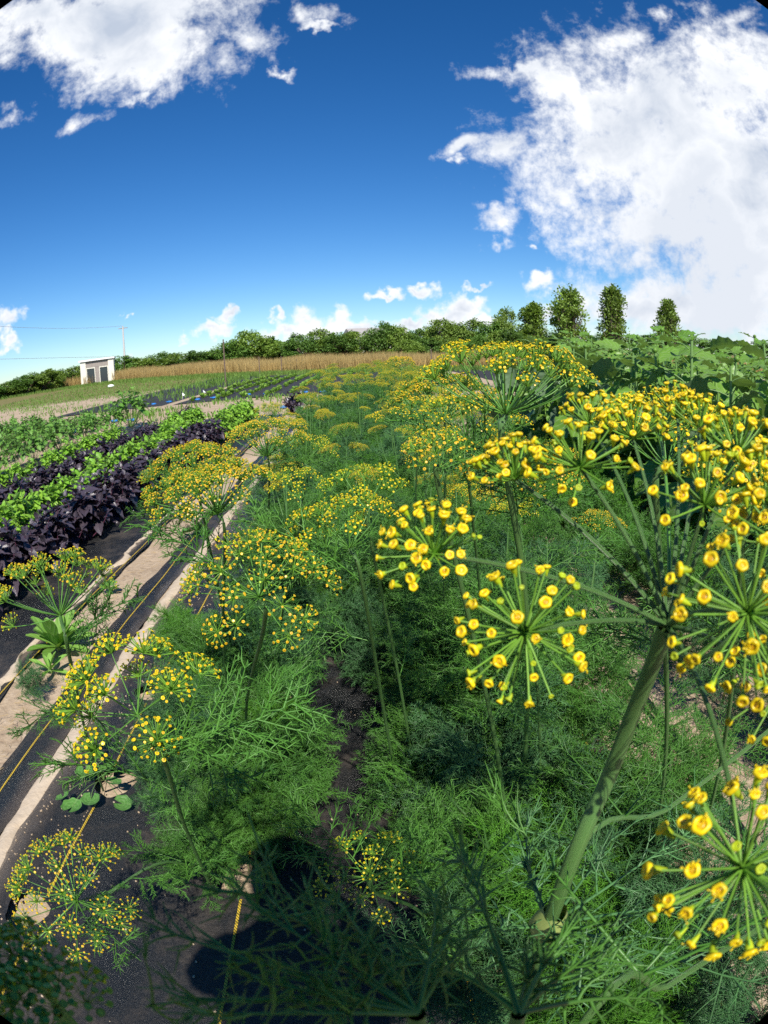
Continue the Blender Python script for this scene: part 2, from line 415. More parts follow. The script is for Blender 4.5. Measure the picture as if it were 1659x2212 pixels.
def cap_dirs(n, spread, r_, jit=.12):
    """n directions about +Z within spread radians"""
    i = np.arange(n) + .5
    th = spread*np.sqrt(i/n)*(1 + r_.normal(0, jit*.5, n)); ph = i*2.39996 + r_.normal(0, jit, n)
    return np.stack([np.sin(th)*np.cos(ph), np.sin(th)*np.sin(ph), np.cos(th)], -1), th

def umbellet(axis, hub, n, lp, fr, spread, detail, r_, flat=.5, pr=.00045, burst=.0):
    """pedicels + florets at hub pointing along axis"""
    d, th = cap_dirs(n, spread, r_)
    A = frame(np.asarray(axis, float)[None])[0]
    d = d @ A.T
    ln = lp*(1 - flat*.35*(1 - th/spread))*r_.uniform(.88, 1.1, n)
    tip = hub + d*ln[:, None]
    mid = hub + d*ln[:, None]*.5 + np.asarray(axis)*(-.04*lp)
    K = 4 if detail == 2 else 2
    P = bez(np.repeat(hub[None], n, 0), mid, tip, K)
    R = np.full((n, K), pr); R[:, 0] *= 1.3
    td = nrm(d*.75 + np.asarray(axis)*.45 + r_.normal(0, .20, (n, 3)))
    return P, R, tip, td, fr*r_.uniform(.68, 1.22, n)

def umbel_arrays(nr, L, spread, npd, lp, fr, detail, r_, usp=1.15, flat=.25, curl=.25):
    """umbel with hub at origin about +Z -> (ray paths, ray radii, ped paths, ped radii, tips, dirs, radii)"""
    d, th = cap_dirs(nr, spread, r_, .15)
    ln = L*(1 - flat*(1 - th/spread))*r_.uniform(.9, 1.08, nr)
    end = d*ln[:, None]; end[:, 2] += curl*.35*L*np.sin(th)**2
    mid = end*.5; mid[:, 2] -= curl*.3*L*np.sin(th)
    K = 6 if detail == 2 else 4
    P = bez(np.zeros((nr, 3)), mid, end, K)
    R = np.repeat(np.linspace(1.35, .8, K)[None], nr, 0)*L*.0078
    ax = nrm(end - mid)*.6 + np.array([0, 0, .5]); ax = nrm(ax)
    out = [[], [], [], [], []]
    for i in range(nr):
        n = max(6, int(npd*r_.uniform(.75, 1.2)))
        for o, v in zip(out, umbellet(ax[i], end[i], n, lp*r_.uniform(.85, 1.12), fr, usp, detail, r_, pr=lp*.018)): o.append(v)
    return P, R, [np.concatenate(o) for o in out]

def umbel_part(parent, loc, axis, arr, mats, detail, name='umbel', s=(6, 4), seed=0):
    """umbel mesh (rays and pedicels) + florets child, hub at loc along axis"""
    r_ = np.random.default_rng(seed)
    P, R, (pp, pr, tip, td, fr) = arr
    A = frame(np.asarray(axis, float)[None], np.array([r_.uniform(0, 6.28)]))[0]; loc = np.asarray(loc, float)
    X = lambda a: a @ A.T + loc
    v1 = tubes(X(P), R, s[0]); v2 = tubes(X(pp), pr, s[1])
    u = mk(name, [(*v1, 0), (*v2, 1)], [M_ray, M_ped], parent)
    f = mk('flower_cluster', florets(X(tip), td @ A.T, fr, detail, r_), mats, u)
    return u

def frond(L, r_, npin=9, dens=1.0, w=.00045, droop=.32, fil=.017):
    """thread-like dill leaf along +X, returns (N,3,3) threads and radii"""
    out, rr = [], []
    t = np.linspace(0, 1, 12)
    rach = np.stack([L*t, L*r_.uniform(-.12, .12)*np.sin(t*2.6), L*(.25*t - droop*2*t*t*.6)], -1)
    for k in range(11): out.append([rach[k], (rach[k]+rach[k+1])/2, rach[k+1]]); rr.append(w*1.9*(1 - .5*t[k]))
    for i in range(npin):
        ti = .22 + .76*i/npin; p = np.array([np.interp(ti, t, rach[:, j]) for j in range(3)])
        pl = L*.50*(1 - ti)**.6*(.6 + .4*min(1, ti*3)) + .012
        for sd in (-1, 1):
            if r_.random() < .10: continue
            tq = min(1, max(.15, ti + r_.uniform(-.045, .045))); p = np.array([np.interp(tq, t, rach[:, j]) for j in range(3)])
            a = rad(r_.uniform(32, 68))*sd; el = r_.uniform(-.6, .7)
            pd = np.array([math.cos(a)*math.cos(el), math.sin(a)*math.cos(el), math.sin(el)])
            e = p + pd*pl; m = p + pd*pl*.5; out.append([p, m, e]); rr.append(w*1.4)
            nn = max(3, int(pl/.0105*dens))
            for j in range(nn):
                tj = .12 + .9*j/nn; q = p + pd*pl*min(tj, 1)
                for s2 in (-1, 1):
                    b = a + s2*rad(r_.uniform(28, 60)); e2 = el + r_.uniform(-.42, .42)
                    qd = np.array([math.cos(b)*math.cos(e2), math.sin(b)*math.cos(e2), math.sin(e2)])
                    ql = fil*r_.uniform(.6, 1.25)*(1.15 - .4*tj)
                    z = q + qd*ql*.5
                    out.append([q, z + r_.normal(0, .0016, 3) + [0, 0, .0015], q + qd*ql + r_.normal(0, .003, 3) - [0, 0, .003]]); rr.append(w)
                    if r_.random() < .75:
                        b2 = b + r_.choice((-1, 1))*rad(r_.uniform(25, 50)); qe = e2 + r_.uniform(-.35, .35)
                        q2 = np.array([math.cos(b2)*math.cos(qe), math.sin(b2)*math.cos(qe), math.sin(qe)])
                        out.append([z, z + q2*ql*.35, z + q2*ql*.7]); rr.append(w*.9)
    return np.array(out), np.array(rr)

fr_rng = np.random.default_rng(11)
FRH = [frond(.19, fr_rng, 9, .85, .00078) for _ in range(6)]
FRL = [frond(.19, fr_rng, 6, .5, .0013, fil=.024) for _ in range(4)]
def threads(P, R, s=3):
    taper = np.array([1.0, .85, .25])
    return tubes(P, R[:, None]*taper, s)

def foliage(n, z0, z1, r0, r_, hi=True, size=1.0, tip_z=None, spreadf=1.0, wmul=1.0, base=(0, 0)):
    """n fronds leaving a stem between z0 and z1"""
    PP, RR = [], []
    src = FRH if hi else FRL
    for i in range(n):
        P, R = src[r_.integers(len(src))]
        z = z0 + (z1 - z0)*r_.random()**.85
        az = r_.uniform(0, 6.28); el = r_.uniform(-.15, .95); sc = size*r_.uniform(.65, 1.2)
        ro = r_.uniform(-1.2, 1.2)
        Mx = np.array(Euler((ro, -el, az), 'XYZ').to_matrix())
        st = np.array([math.cos(az), math.sin(az), 0])*r0*spreadf*r_.random() + np.array([base[0], base[1], z])
        PP.append((P*sc) @ Mx.T + st); RR.append(R*wmul*(.7 + .3*sc))
    return threads(np.concatenate(PP), np.concatenate(RR))

def stem_mesh(path, r0, r1, s=10, K=None):
    path = np.asarray(path); K = len(path); R = np.linspace(r0, r1, K)
    v, f = tubes(path, R, s)
    uv = np.stack([np.repeat(np.linspace(0, 1, K), s), np.tile(np.abs(np.linspace(-1, 1, s, endpoint=False)), K)], -1)
    return v, f, uv
def smooth_path(pts, K=14):
    """Catmull-Rom through points"""
    p = np.array(pts, float); n = len(p)
    if n == 2: return p[0] + (p[1]-p[0])*np.linspace(0, 1, K)[:, None]
    q = np.vstack([2*p[0]-p[1], p, 2*p[-1]-p[-2]]); out = []
    for u in np.linspace(0, n-1-1e-6, K):
        i = int(u); t = u - i; a, b, c, d = q[i:i+4]
        out.append(.5*((2*b) + (c-a)*t + (2*a-5*b+4*c-d)*t*t + (-a+3*b-3*c+d)*t**3))
    return np.array(out)
# ------------------------------------------------------------------ terrain
def terr(x, y):
    d = np.hypot(x, y)
    return np.clip(d - 42, 0, 60)*.02

def grid(xs, ys, zf):
    X, Y = np.meshgrid(xs, ys, indexing='xy'); Z = zf(X, Y)
    V = np.stack([X, Y, Z], -1).reshape(-1, 3); nx, ny = len(xs), len(ys)
    i, j = np.meshgrid(np.arange(nx-1), np.arange(ny-1), indexing='xy')
    a = (j*nx + i).ravel()
    return V, np.stack([a, a+1, a+nx+1, a+nx], -1)

def soilmat():
    m, nt, N, L, b = nodes('sandy_soil')
    t = N.new('ShaderNodeTexCoord').outputs['Object']
    n1, n2, n3 = noise(nt, 1.3, 4, .6, t), noise(nt, 28, 5, .65, t), noise(nt, .25, 3, .6, t)
    c = ramp(nt, n2, [(.25, (.26, .185, .12)), (.55, (.41, .315, .215)), (.8, (.53, .43, .32))])
    c = mixc(nt, ramp(nt, n1, [(.4, (0, 0, 0)), (.7, (1, 1, 1))]), c, (.50, .385, .27))
    # far away the open ground is dry grass and weeds
    s = N.new('ShaderNodeSeparateXYZ'); L.new(t, s.inputs[0])
    far = N.new('ShaderNodeMapRange'); L.new(mth(nt, 'ADD', s.outputs[1], mth(nt, 'MULTIPLY_ADD', n3, 12, -6)), far.inputs[0]); far.inputs[1].default_value = 30; far.inputs[2].default_value = 36
    c = mixc(nt, far.outputs[0], c, ramp(nt, n2, [(.3, (.10, .12, .035)), (.7, (.26, .20, .085))]))
    L.new(c, b.inputs['Base Color']); b.inputs['Roughness'].default_value = .95; b.inputs['Specular IOR Level'].default_value = .15
    bump(nt, b, mth(nt, 'ADD', mth(nt, 'MULTIPLY', n1, 2.0), n2), .012, .9)
    return m
M_soil = soilmat()
xs = np.unique(np.concatenate([np.linspace(-8, 8, 161), np.linspace(-60, 60, 61), np.array([-1500, -800, -400, -200, -120, 120, 200, 400, 800, 1500])]))
ys = np.unique(np.concatenate([np.linspace(-3, 14, 171), np.linspace(-60, 130, 96), np.array([-1500, -500, -150, 180, 260, 400, 700, 1500])]))
def gz(x, y):
    near = np.exp(-((x/9)**2 + ((y-5)/12)**2)**2)
    w = .006*np.sin(3.1*x + 1.7*np.sin(1.3*y)) + .005*np.sin(5.3*y + 2*x) + .004*np.sin(11*x + 7*y)
    rut = -.012*np.exp(-((x + 1.39)/.05)**2)
    return terr(x, y) + (w - .014)*near + rut*near
ground = mk('ground', [(*grid(xs, ys, gz), 0)], [M_soil]); tag(ground, kind='structure')

def fabmat():
    m, nt, N, L, b = nodes('woven_black_fabric')
    t = N.new('ShaderNodeTexCoord').outputs['Object']
    def wave(d, sc):
        w = N.new('ShaderNodeTexWave'); w.wave_type = 'BANDS'; w.bands_direction = d; w.inputs['Scale'].default_value = sc; w.inputs['Distortion'].default_value = .6
        w.inputs['Detail'].default_value = 1; w.inputs['Detail Scale'].default_value = 3; L.new(t, w.inputs['Vector']); return w.outputs['Fac']
    wx, wy = wave('X', 110), wave('Y', 150)
    n1, n2, n3 = noise(nt, 3, 5, .65, t), noise(nt, 60, 3, .6, t), noise(nt, 420, 2, .7, t)
    c = mixc(nt, mth(nt, 'MULTIPLY', wx, wy), (.009, .0095, .010), (.032, .032, .033))
    dust = ramp(nt, mth(nt, 'ADD', mth(nt, 'MULTIPLY', n1, .75), mth(nt, 'MULTIPLY', n2, .25)), [(.50, (0, 0, 0)), (.72, (1, 1, 1))])
    # trodden sandy margin along the path side, with a ragged edge
    s = N.new('ShaderNodeSeparateXYZ'); L.new(t, s.inputs[0])
    d1 = mth(nt, 'ABSOLUTE', mth(nt, 'ADD', s.outputs[0], 1.06)); d2 = mth(nt, 'ABSOLUTE', mth(nt, 'ADD', s.outputs[0], 1.62)); d3 = mth(nt, 'ABSOLUTE', mth(nt, 'SUBTRACT', s.outputs[0], .74))
    e = mth(nt, 'MINIMUM', mth(nt, 'MINIMUM', d1, mth(nt, 'MULTIPLY', d2, 3.2)), d3)
    em = N.new('ShaderNodeMapRange'); L.new(mth(nt, 'ADD', e, mth(nt, 'MULTIPLY_ADD', n1, .16, -.08)), em.inputs[0]); em.inputs[1].default_value = .10; em.inputs[2].default_value = .01
    k = mth(nt, 'MAXIMUM', mth(nt, 'MULTIPLY', dust, .24), mth(nt, 'MULTIPLY', em.outputs[0], .42))
    c = mixc(nt, k, c, (.40, .30, .21))
    L.new(c, b.inputs['Base Color']); b.inputs['Specular IOR Level'].default_value = .55
    L.new(mth(nt, 'ADD', mth(nt, 'MULTIPLY_ADD', n3, .30, .12), mth(nt, 'MULTIPLY', ramp(nt, n1, [(.42, (0, 0, 0)), (.60, (1, 1, 1))]), .4)), b.inputs['Roughness'])
    h = mth(nt, 'ADD', mth(nt, 'MULTIPLY', mth(nt, 'ADD', wx, wy), .5), mth(nt, 'ADD', mth(nt, 'MULTIPLY', n3, 5.0), mth(nt, 'MULTIPLY', n2, 3.5)))
    bump(nt, b, h, .0011, 1.0)
    return m
M_fab = fabmat()
M_fabfar = plain('far_fabric_low_sheen', (.030, .032, .036), .75, .12, (.055, .052, .050), 2.5)  # far copy of the fabric: blue sky reflection toned down through colour and gloss
def stripmat():
    m, nt, N, L, b = nodes('yellow_thread')
    t = N.new('ShaderNodeTexCoord').outputs['Object']; s = N.new('ShaderNodeSeparateXYZ'); L.new(t, s.inputs[0])
    f = mth(nt, 'GREATER_THAN', mth(nt, 'SINE', mth(nt, 'ADD', mth(nt, 'MULTIPLY', s.outputs[1], 700), mth(nt, 'MULTIPLY', s.outputs[0], 900))), -.45)
    n = noise(nt, 9, 3, .6, t)
    c = mixc(nt, f, (.04, .03, .01), mixc(nt, n, (.75, .50, .02), (.50, .36, .05)))
    L.new(c, b.inputs['Base Color']); b.inputs['Roughness'].default_value = .6
    return m
M_thr = stripmat()

def fab_z(seed, amp=.006, holes=()):
    r = np.random.default_rng(seed); ph = r.uniform(0, 6.28, 12)
    def f(X, Y):
        z = .012 + amp*(1.2*np.sin(2.3*X + .6*Y + ph[0]) + .6*np.sin(7*X + 2.2*np.sin(1.1*Y) + ph[1]) + .5*np.sin(4.7*Y + 3*X + ph[2]) + .35*np.sin(19*X + 4*np.sin(2*Y + ph[3])) + .25*np.sin(13*Y + 9*X + ph[4]))
        z += .010*np.exp(-((X + 1.0)/.03)**2)*(seed == 1)
        return np.maximum(z, .008) + terr(X, Y)
    return f

def fabric(name, x0, x1, y0, y1, seed, label, stripes=(), res=.04, amp=.006, holes=(), wig=.012, cat='ground cover', rows=None):
    zf = fab_z(seed, amp)
    X = np.arange(x0, x1 + 1e-6, res if x1-x0 > .3 else (x1-x0)/5); Y = np.arange(y0, y1 + 1e-6, rows or max(res, .05))
    V, Fq = grid(X, Y, zf)
    # ragged outline
    e0, e1 = np.isclose(V[:, 0], X[0]), np.isclose(V[:, 0], X[-1])
    w = wig*(np.sin(V[:, 1]*3.1 + seed) + .6*np.sin(V[:, 1]*8.3 + seed*2) + .3*np.sin(V[:, 1]*21))
    V[:, 0] += w*(e0 | e1)
    V[e0 | e1, 2] = .004 + terr(V[e0 | e1, 0], V[e0 | e1, 1])
    if holes:
        cx = V[Fq].mean(1); keep = np.ones(len(Fq), bool)
        for hx, hy, hr in holes: keep &= ((cx[:, 0]-hx)**2 + (cx[:, 1]-hy)**2*1.1) > hr*hr
        Fq = Fq[keep]
        for hx, hy, hr in holes:          # cut edge follows a rough circle
            dx, dy = V[:, 0]-hx, V[:, 1]-hy; rr = np.hypot(dx, dy) + 1e-9; an = np.arctan2(dy, dx)
            q = hr*(1.02 + .08*np.sin(3*an + hy*9) + .04*np.sin(7*an)); near = rr < q + res*.8
            V[near, 0] = hx + dx[near]/rr[near]*q[near]; V[near, 1] = hy + dy[near]/rr[near]*q[near]; V[near, 2] += .004
    o = mk(name, [(V, Fq, 0)], [M_fab if y0 < 15 else M_fabfar]); tag(o, label, cat, 'woven ground cover sheets')
    for sx in stripes:
        yy = np.arange(y0 + .02, y1 - .02, .05); xx = sx + .003*np.sin(yy*2.1 + sx*9)
        zz = zf(xx, yy) + .0022
        if holes:
            for hx, hy, hr in holes:
                pass
        a = np.stack([xx - .0034, yy, zz], -1); b_ = np.stack([xx + .0034, yy, zz], -1)
        n = len(yy); V2 = np.concatenate([a, b_]); i = np.arange(n-1); F2 = np.stack([i, i+n, i+n+1, i+1], -1)
        for hx, hy, hr in holes:
            if abs(hx - sx) < hr:
                my = (yy[:-1] + yy[1:])/2; F2 = F2[np.abs(my[F2[:, 0]] - hy) > hr] if len(F2) else F2
        mk('yellow_stripe', [(V2, F2, 0)], [M_thr], o)
    return o

HX1, HX2, HX3 = -.86, -.36, .24
holes = [(-.89, .82, .062), (-.82, 1.40, .07), (-.36, 1.04, .06), (-.86, 1.95, .06)] + [(-.36, y, .055) for y in np.arange(1.5, 5, .45)] + [(.24, y, .06) for y in np.arange(.7, 4, .45)]
fabric('ground_cover', -1.05, .72, -1.6, 12.2, 1, 'wide black woven ground cover with yellow threads under the dill plants', (-.852, -.352, .148, .648), .02, .0075, holes, rows=.02)
fabric('ground_cover', -1.285, -1.115, -.6, 12.4, 2, 'narrow black ground cover strip with one yellow thread beside the bare soil path', (-1.21,), .03, .004)
fabric('ground_cover', -5.3, -1.52, -.6, 12.9, 3, 'wide black ground cover under the purple and green basil rows', (-1.56,), .05, .008)
fabric('ground_cover', 1.75, 8.5, .8, 14.5, 4, 'black ground cover under the sunflower plants', (), .12, .006)
fabric('ground_cover', -10.5, -6.2, 19.0, 44, 5, 'black ground cover with feathery greens in the far field', (), .2, .01, rows=.4)
fabric('ground_cover', -5.9, 4.2, 18.9, 41, 6, 'black ground cover under the lettuce rows in the far field', (), .2, .01, rows=.4)
fabric('ground_cover', 4.8, 12.5, 17.5, 36, 7, 'black ground cover in the far field behind the large dill umbel', (), .2, .01, rows=.4)

# pale ridge of sand blown against the fabric edge
def ridge(name, x0, x1, y0, y1, h, label, seed):
    yy = np.arange(y0, y1, .03); r = np.random.default_rng(seed); n = len(yy)
    wl_ = np.convolve(r.normal(0, 1, n + 20), np.ones(9)/9, 'same')[:n] + r.normal(0, .12, n); wr_ = np.convolve(r.normal(0, 1.6, n + 20), np.ones(6)/6, 'same')[:n] + r.normal(0, .18, n)
    u = np.linspace(0, 1, 9); V = []
    for k in range(n):
        a, b_ = x0 + .03*wl_[k], x1 + .035*wr_[k]
        V.append(np.stack([a + (b_-a)*u, np.full(9, yy[k]), -.004 + (h + .004*wl_[k])*np.sin(math.pi*u)**.8], -1))
    V = np.concatenate(V); i, j = np.meshgrid(np.arange(8), np.arange(n-1), indexing='xy'); a = (j*9 + i).ravel()
    return tag(mk(name, [(V, np.stack([a, a+1, a+10, a+9], -1), 0)], [plain('pale_sand', (.60, .50, .38), .95, .1, (.46, .36, .25), 30, .004, 60)]), kind='structure')
ridge('sand', -1.125, -1.035, -.5, 11.5, .016, '', 1)
ridge('sand', -1.655, -1.60, .5, 8.0, .022, '', 2)

# black drip pipe
yy = np.linspace(-1, 12, 90)
pipe = mk('drip_pipe', [(*tubes(np.stack([.93 + .02*np.sin(yy*.9), yy, .012 + .004*np.sin(yy*3)], -1), np.full(90, .011), 8), 0)], [plain('black_plastic', (.012, .012, .013), .35, .5)])
tag(pipe, 'black plastic drip pipe on the soil path beside the dill row', 'drip pipe')
r = np.random.default_rng(15); n = 2600
cx_ = np.concatenate([-1.05 + np.abs(r.normal(0, .16, 1100)), .72 - np.abs(r.normal(0, .16, 900)), r.uniform(-1.0, .7, 600)]); cy_ = r.uniform(.3, 5, n)
cv_, cf_ = lathe([(.05, -.6), (.8, -.3), (1, .2), (.5, .7), (.03, .8)], 5); k_ = r.uniform(.0012, .0045, n)**1.0
v_, f_ = inst(cv_, cf_, frame(r.normal(0, 1, (n, 3)))*k_[:, None, None], np.stack([cx_, cy_, fab_z(1, .0075)(cx_, cy_) + .001], -1))
tag(mk('soil_crumbs', [(v_, f_, 0)], [M_soil], smooth=False), 'small crumbs of dry soil scattered on the black ground cover', 'soil', kind='stuff')
# straw and stem litter on the soil
r = np.random.default_rng(5); n = 1500
px_ = np.concatenate([r.uniform(-1.5, -1.28, 300), r.uniform(.7, 1.6, 1200)]); py_ = np.concatenate([r.uniform(.4, 5, 300), r.uniform(.1, 4, 1200)])
an = r.uniform(0, 6.28, n); ln = r.uniform(.01, .05, n); p0 = np.stack([px_, py_, np.full(n, .006)], -1); dv = np.stack([np.cos(an)*ln, np.sin(an)*ln, r.uniform(-.002, .006, n)], -1)
tag(mk('straw', [(*tubes(np.stack([p0, p0 + dv*.5, p0 + dv], 1), np.full((n, 3), .0009), 4), 0)], [plain('straw', (.50, .38, .18), .8, .2, (.3, .2, .1), 30)]), 'dry straw scattered over the bare soil paths', 'straw', kind='stuff')

# ------------------------------------------------------------------ gold grass, verge and weeds
M_gold = leafmat('dry_grass', (.54, .39, .16), (.42, .32, .13), .6, .3, .7, .2, (1, .9, .6), 0, 'Object')
M_verge = leafmat('green_grass', (.12, .24, .04), (.20, .28, .06), .8, .3, .6, .3, None, 0)
def blades(px, py, h, w, lean, r_, head=False):
    n = len(px); an = r_.uniform(0, 6.28, n); le = r_.normal(0, lean, (n, 2))*h[:, None]
    z0 = terr(px, py); b0 = np.stack([px, py, z0], -1); sd = np.stack([np.cos(an), np.sin(an), np.zeros(n)], -1)*w[:, None]
    tip = b0 + np.stack([le[:, 0], le[:, 1], h], -1); mid = b0 + np.stack([le[:, 0]*.3, le[:, 1]*.3, h*.6], -1)
    V = np.stack([b0 - sd, b0 + sd, mid - sd*.8, mid + sd*.8, tip], 1).reshape(-1, 3); k = np.arange(n)[:, None]*5
    return V, [np.hstack([k, k+1, k+3, k+2]), np.hstack([k+2, k+3, k+4])]
r = np.random.default_rng(3)
GB = np.array([(-60, 42), (-40, 50), (-30, 57), (-23, 57.8), (-17, 53.5), (-9, 47.5), (0, 40), (7, 36), (16, 32), (30, 29)], float)     # near edge of the tall dry grass
def gedge(x): return np.interp(x, GB[:, 0], GB[:, 1])
n = 95000; gx = r.uniform(-50, 24, n); dep = np.abs(r.normal(0, 5, n)); gy = gedge(gx) + dep + .5*np.sin(gx*1.7)
hh = r.uniform(.7, 1.32, n)*(.9 + .12*np.sin(gx*.8 + 1)*np.sin(gx*.23))
g1 = blades(gx, gy, hh, r.uniform(.006, .016, n), .17, r)
tag(mk('dry_grass', [(*g1, 0)], [M_gold]), 'tall golden dry grass in front of the hedgerow', 'grass', kind='stuff')
n = 26000; gx = r.uniform(-50, 20, n); gy = gedge(gx) - np.abs(r.normal(0, 2.2, n)) - .1; hh = r.uniform(.08, .30, n)
tag(mk('verge_grass', [(*blades(gx, gy, hh, r.uniform(.012, .03, n), .25, r), 0)], [M_verge]), 'short green grass verge between the far field and the golden grass', 'grass', kind='stuff')
n = 26000; gx = np.concatenate([r.uniform(-26, -9, 12000), r.uniform(-9, 9, 8000), r.uniform(-9.5, -6.3, 6000)]); gy = np.concatenate([r.uniform(20, 52, 12000), r.uniform(12.4, 19, 8000), r.uniform(19.2, 44, 6000)])
kp = (np.sin(gx*1.1 + 2)*np.sin(gy*.9) + r.normal(0, .5, n) > .15) | (gy > 30); gx, gy = gx[kp], gy[kp]
kp = ~((gx > -10.2) & (gx < -6.2) & (gy > 19) & (r.random(len(gx)) < .72)); gx, gy = gx[kp], gy[kp]
row = (gx > -9.6) & (gx < -6.2) & (gy > 19); gx[row] = np.round((gx[row])/.8)*.8 + r.normal(0, .13, row.sum())
n = len(gx); hh = np.where(row, r.uniform(.15, .34, n), r.uniform(.04, .16, n))
tag(mk('weeds', [(*blades(gx, gy, hh, r.uniform(.01, .024, n), .45, r), 0)], [leafmat('weed_green', (.12, .26, .04), (.2, .32, .06), .8, .3, .6, .3, None, 0)]), 'low green weeds and feathery seedlings over the headland and far field', 'weeds', kind='stuff')

# ------------------------------------------------------------------ trees
M_bark = plain('bark', (.12, .09, .06), .9, .2, (.2, .16, .12), 12, .01, 25)
TL = [leafmat('tree_leaf_a', (.085, .18, .030), (.14, .25, .040), 1.2, .25, .5, .35, None, .45), leafmat('tree_leaf_b', (.16, .27, .045), (.24, .34, .06), 1.2, .3, .5, .35, None, .3), leafmat('tree_leaf_far', (.045, .085, .035), (.06, .10, .04), 1.2, .2, .6, .3, None, .2)]
LV = np.array([(0, 0, 0), (.5, .34, .08), (1, 0, -.06), (.5, -.34, .08)]); LF = np.array([(0, 1, 2), (0, 2, 3)])
def crown_mesh(kind, seed, nleaf, lsize):
    r_ = np.random.default_rng(seed)
    if kind == 'column':
        nc = 95; t = r_.random(nc)**.8; cz = .16 + .82*t; w = (.155 + .02*math.sin(seed*3.3))*np.sin(np.pi*np.clip(.10 + .86*t, 0, 1))**.55*(1 + .3*np.sin(7*t + seed)*np.sin(3*seed))*(1 + .28*r_.normal(0, 1, nc))
    elif kind == 'thin':
        nc = 30; t = r_.random(nc); cz = .2 + .78*t; w = .22*(1 - t)**.6 + .03
    else:
        nc = 42; t = r_.random(nc); cz = .06 + .86*t; w = .52*np.sqrt(np.clip(1 - (1.55*(t-.38))**2, .02, 1))
    ph = r_.uniform(0, 6.28, nc); rr_ = w*np.sqrt(r_.uniform(.25 if kind == 'bush' else .0, 1, nc))
    cc_ = np.stack([rr_*np.cos(ph), rr_*np.sin(ph), cz], -1)
    cs = r_.uniform(.05, .13, nc)*(.68 if kind != 'bush' else 1.5)
    k = r_.integers(0, nc, nleaf); off = r_.normal(0, 1, (nleaf, 3)); off = nrm(off)*(r_.random((nleaf, 1))**.4)
    p = cc_[k] + off*cs[k][:, None]*np.array([1, 1, .9 if kind == 'bush' else 1.5]); p[:, 2] = np.maximum(p[:, 2], .01)
    X = nrm(off*np.array([1, 1, .5]) + r_.normal(0, .6, (nleaf, 3)) + (np.array([0, 0, 1.0]) if kind != 'bush' else 0))
    M = xframe(X, nrm(np.array([0, 0, 1.]) + off*.8 + r_.normal(0, .35, (nleaf, 3))))*(lsize*r_.uniform(.6, 1.3, nleaf))[:, None, None]
    lim = np.stack([np.repeat(np.array([[0, 0, .02]]), nc, 0), np.stack([cc_[:, 0]*.2, cc_[:, 1]*.2, cz*.45], -1), cc_], 1)
    K = 6; P = bez(lim[:, 0], lim[:, 1], lim[:, 2], K)
    return inst(LV, LF, M, p), tubes(P, np.repeat(np.linspace(.018, .004, K)[None], nc, 0), 5)
def make_tree(name, kind, seed, mat, nleaf, lsize, label, cat='tree'):
    t = thing(name, (0, 0, 0), label, cat)
    (cv, cf), (tv, tf) = crown_mesh(kind, seed, nleaf, lsize)
    mk('crown', [(cv, cf, 0)], [mat], t, smooth=False)
    z = np.linspace(-.02, .8, 8); v, f = tubes(np.stack([.01*np.sin(z*5 + seed), .01*np.cos(z*4), z], -1), np.linspace(.028, .006, 8), 8)
    mk('trunk', [(v, f, 0), (tv, tf, 0)], [M_bark], t)
    return t
protos = {}
def tree(px, top, dist, wpx, kind, var, label, group, name='hedgerow_tree', base=None):
    key = (kind, var)
    v = D(px, top); a = np.array([v[0], v[1]])/math.hypot(v[0], v[1]); x, y = a*dist
    zb = float(terr(x, y)); zt = H + dist*v[2]/math.hypot(v[0], v[1]); h = zt - zb
    wid = wpx/F*dist/(1.04 if kind == 'bush' else .46)
    if key not in protos:
        t = make_tree(name, kind, 20 + len(protos), TL[{'bush': var % 2, 'column': 1, 'thin': 1, 'far': 2}[kind] if kind != 'far' else 2], 8000 if kind == 'bush' else 5200, .055 if kind == 'bush' else .036, label); protos[key] = t; new = t
    else: new = dup(protos[key], (0, 0, 0), 0, label)
    new.name = name; new.location = (x, y, zb); new.rotation_euler = (0, 0, rng.uniform(0, 6.28)); new.scale = (wid, wid, h)
    new['group'] = group; new['label'] = label
    return new
prof = [(-20, 835), (20, 828), (55, 812), (95, 800), (135, 800), (165, 795), (262, 772), (300, 776), (340, 764), (385, 766), (425, 760), (462, 758), (498, 738), (540, 719), (572, 730), (610, 737), (650, 722), (690, 716), (730, 722), (770, 715), (822, 697), (860, 708), (905, 712), (950, 689), (985, 702), (1020, 695), (1060, 700)]
for i, (px, top) in enumerate(prof):
    dist = np.interp(px, [0, 250, 540, 1100], [62, 70, 66, 52])
    tree(px, top - 3, dist + rng.uniform(-1, 3), (84 if px not in (540,) else 96), 'bush', i % 4, 'bushy hedgerow tree behind the golden grass, %s from the shed side' % ORD[i], 'hedgerow trees behind the golden grass')
lowp = [(880, 735), (925, 730), (975, 728), (1030, 722), (1075, 718), (1105, 712), (1150, 722), (1190, 725)]
for i, (px, top) in enumerate(lowp):
    tree(px, top, 50 + rng.uniform(-1, 2), 66, 'bush', (i + 1) % 4, 'low yellow-green bush at the hedgerow foot, %s towards the tall trees' % ORD[i], 'low bushes in front of the hedgerow', 'hedgerow_bush')
tree(1093, 668, 53, 66, 'bush', 1, 'pointed green tree at the hedgerow end beside the upright poplars', 'poplars', 'round_tree')
tree(1150, 655, 54, 84, 'column', 0, 'loose windswept poplar, nearest to the hedgerow', 'poplars', 'poplar_tree')
tree(1226, 626, 50, 88, 'column', 1, 'broad upright poplar standing over the white van', 'poplars', 'poplar_tree')
tree(1322, 624, 52, 78, 'column', 2, 'slim upright poplar between the broad poplar and the half-hidden one', 'poplars', 'poplar_tree')
tree(1440, 656, 52, 70, 'column', 3, 'thin poplar rising behind the sunflower leaves', 'poplars', 'poplar_tree')
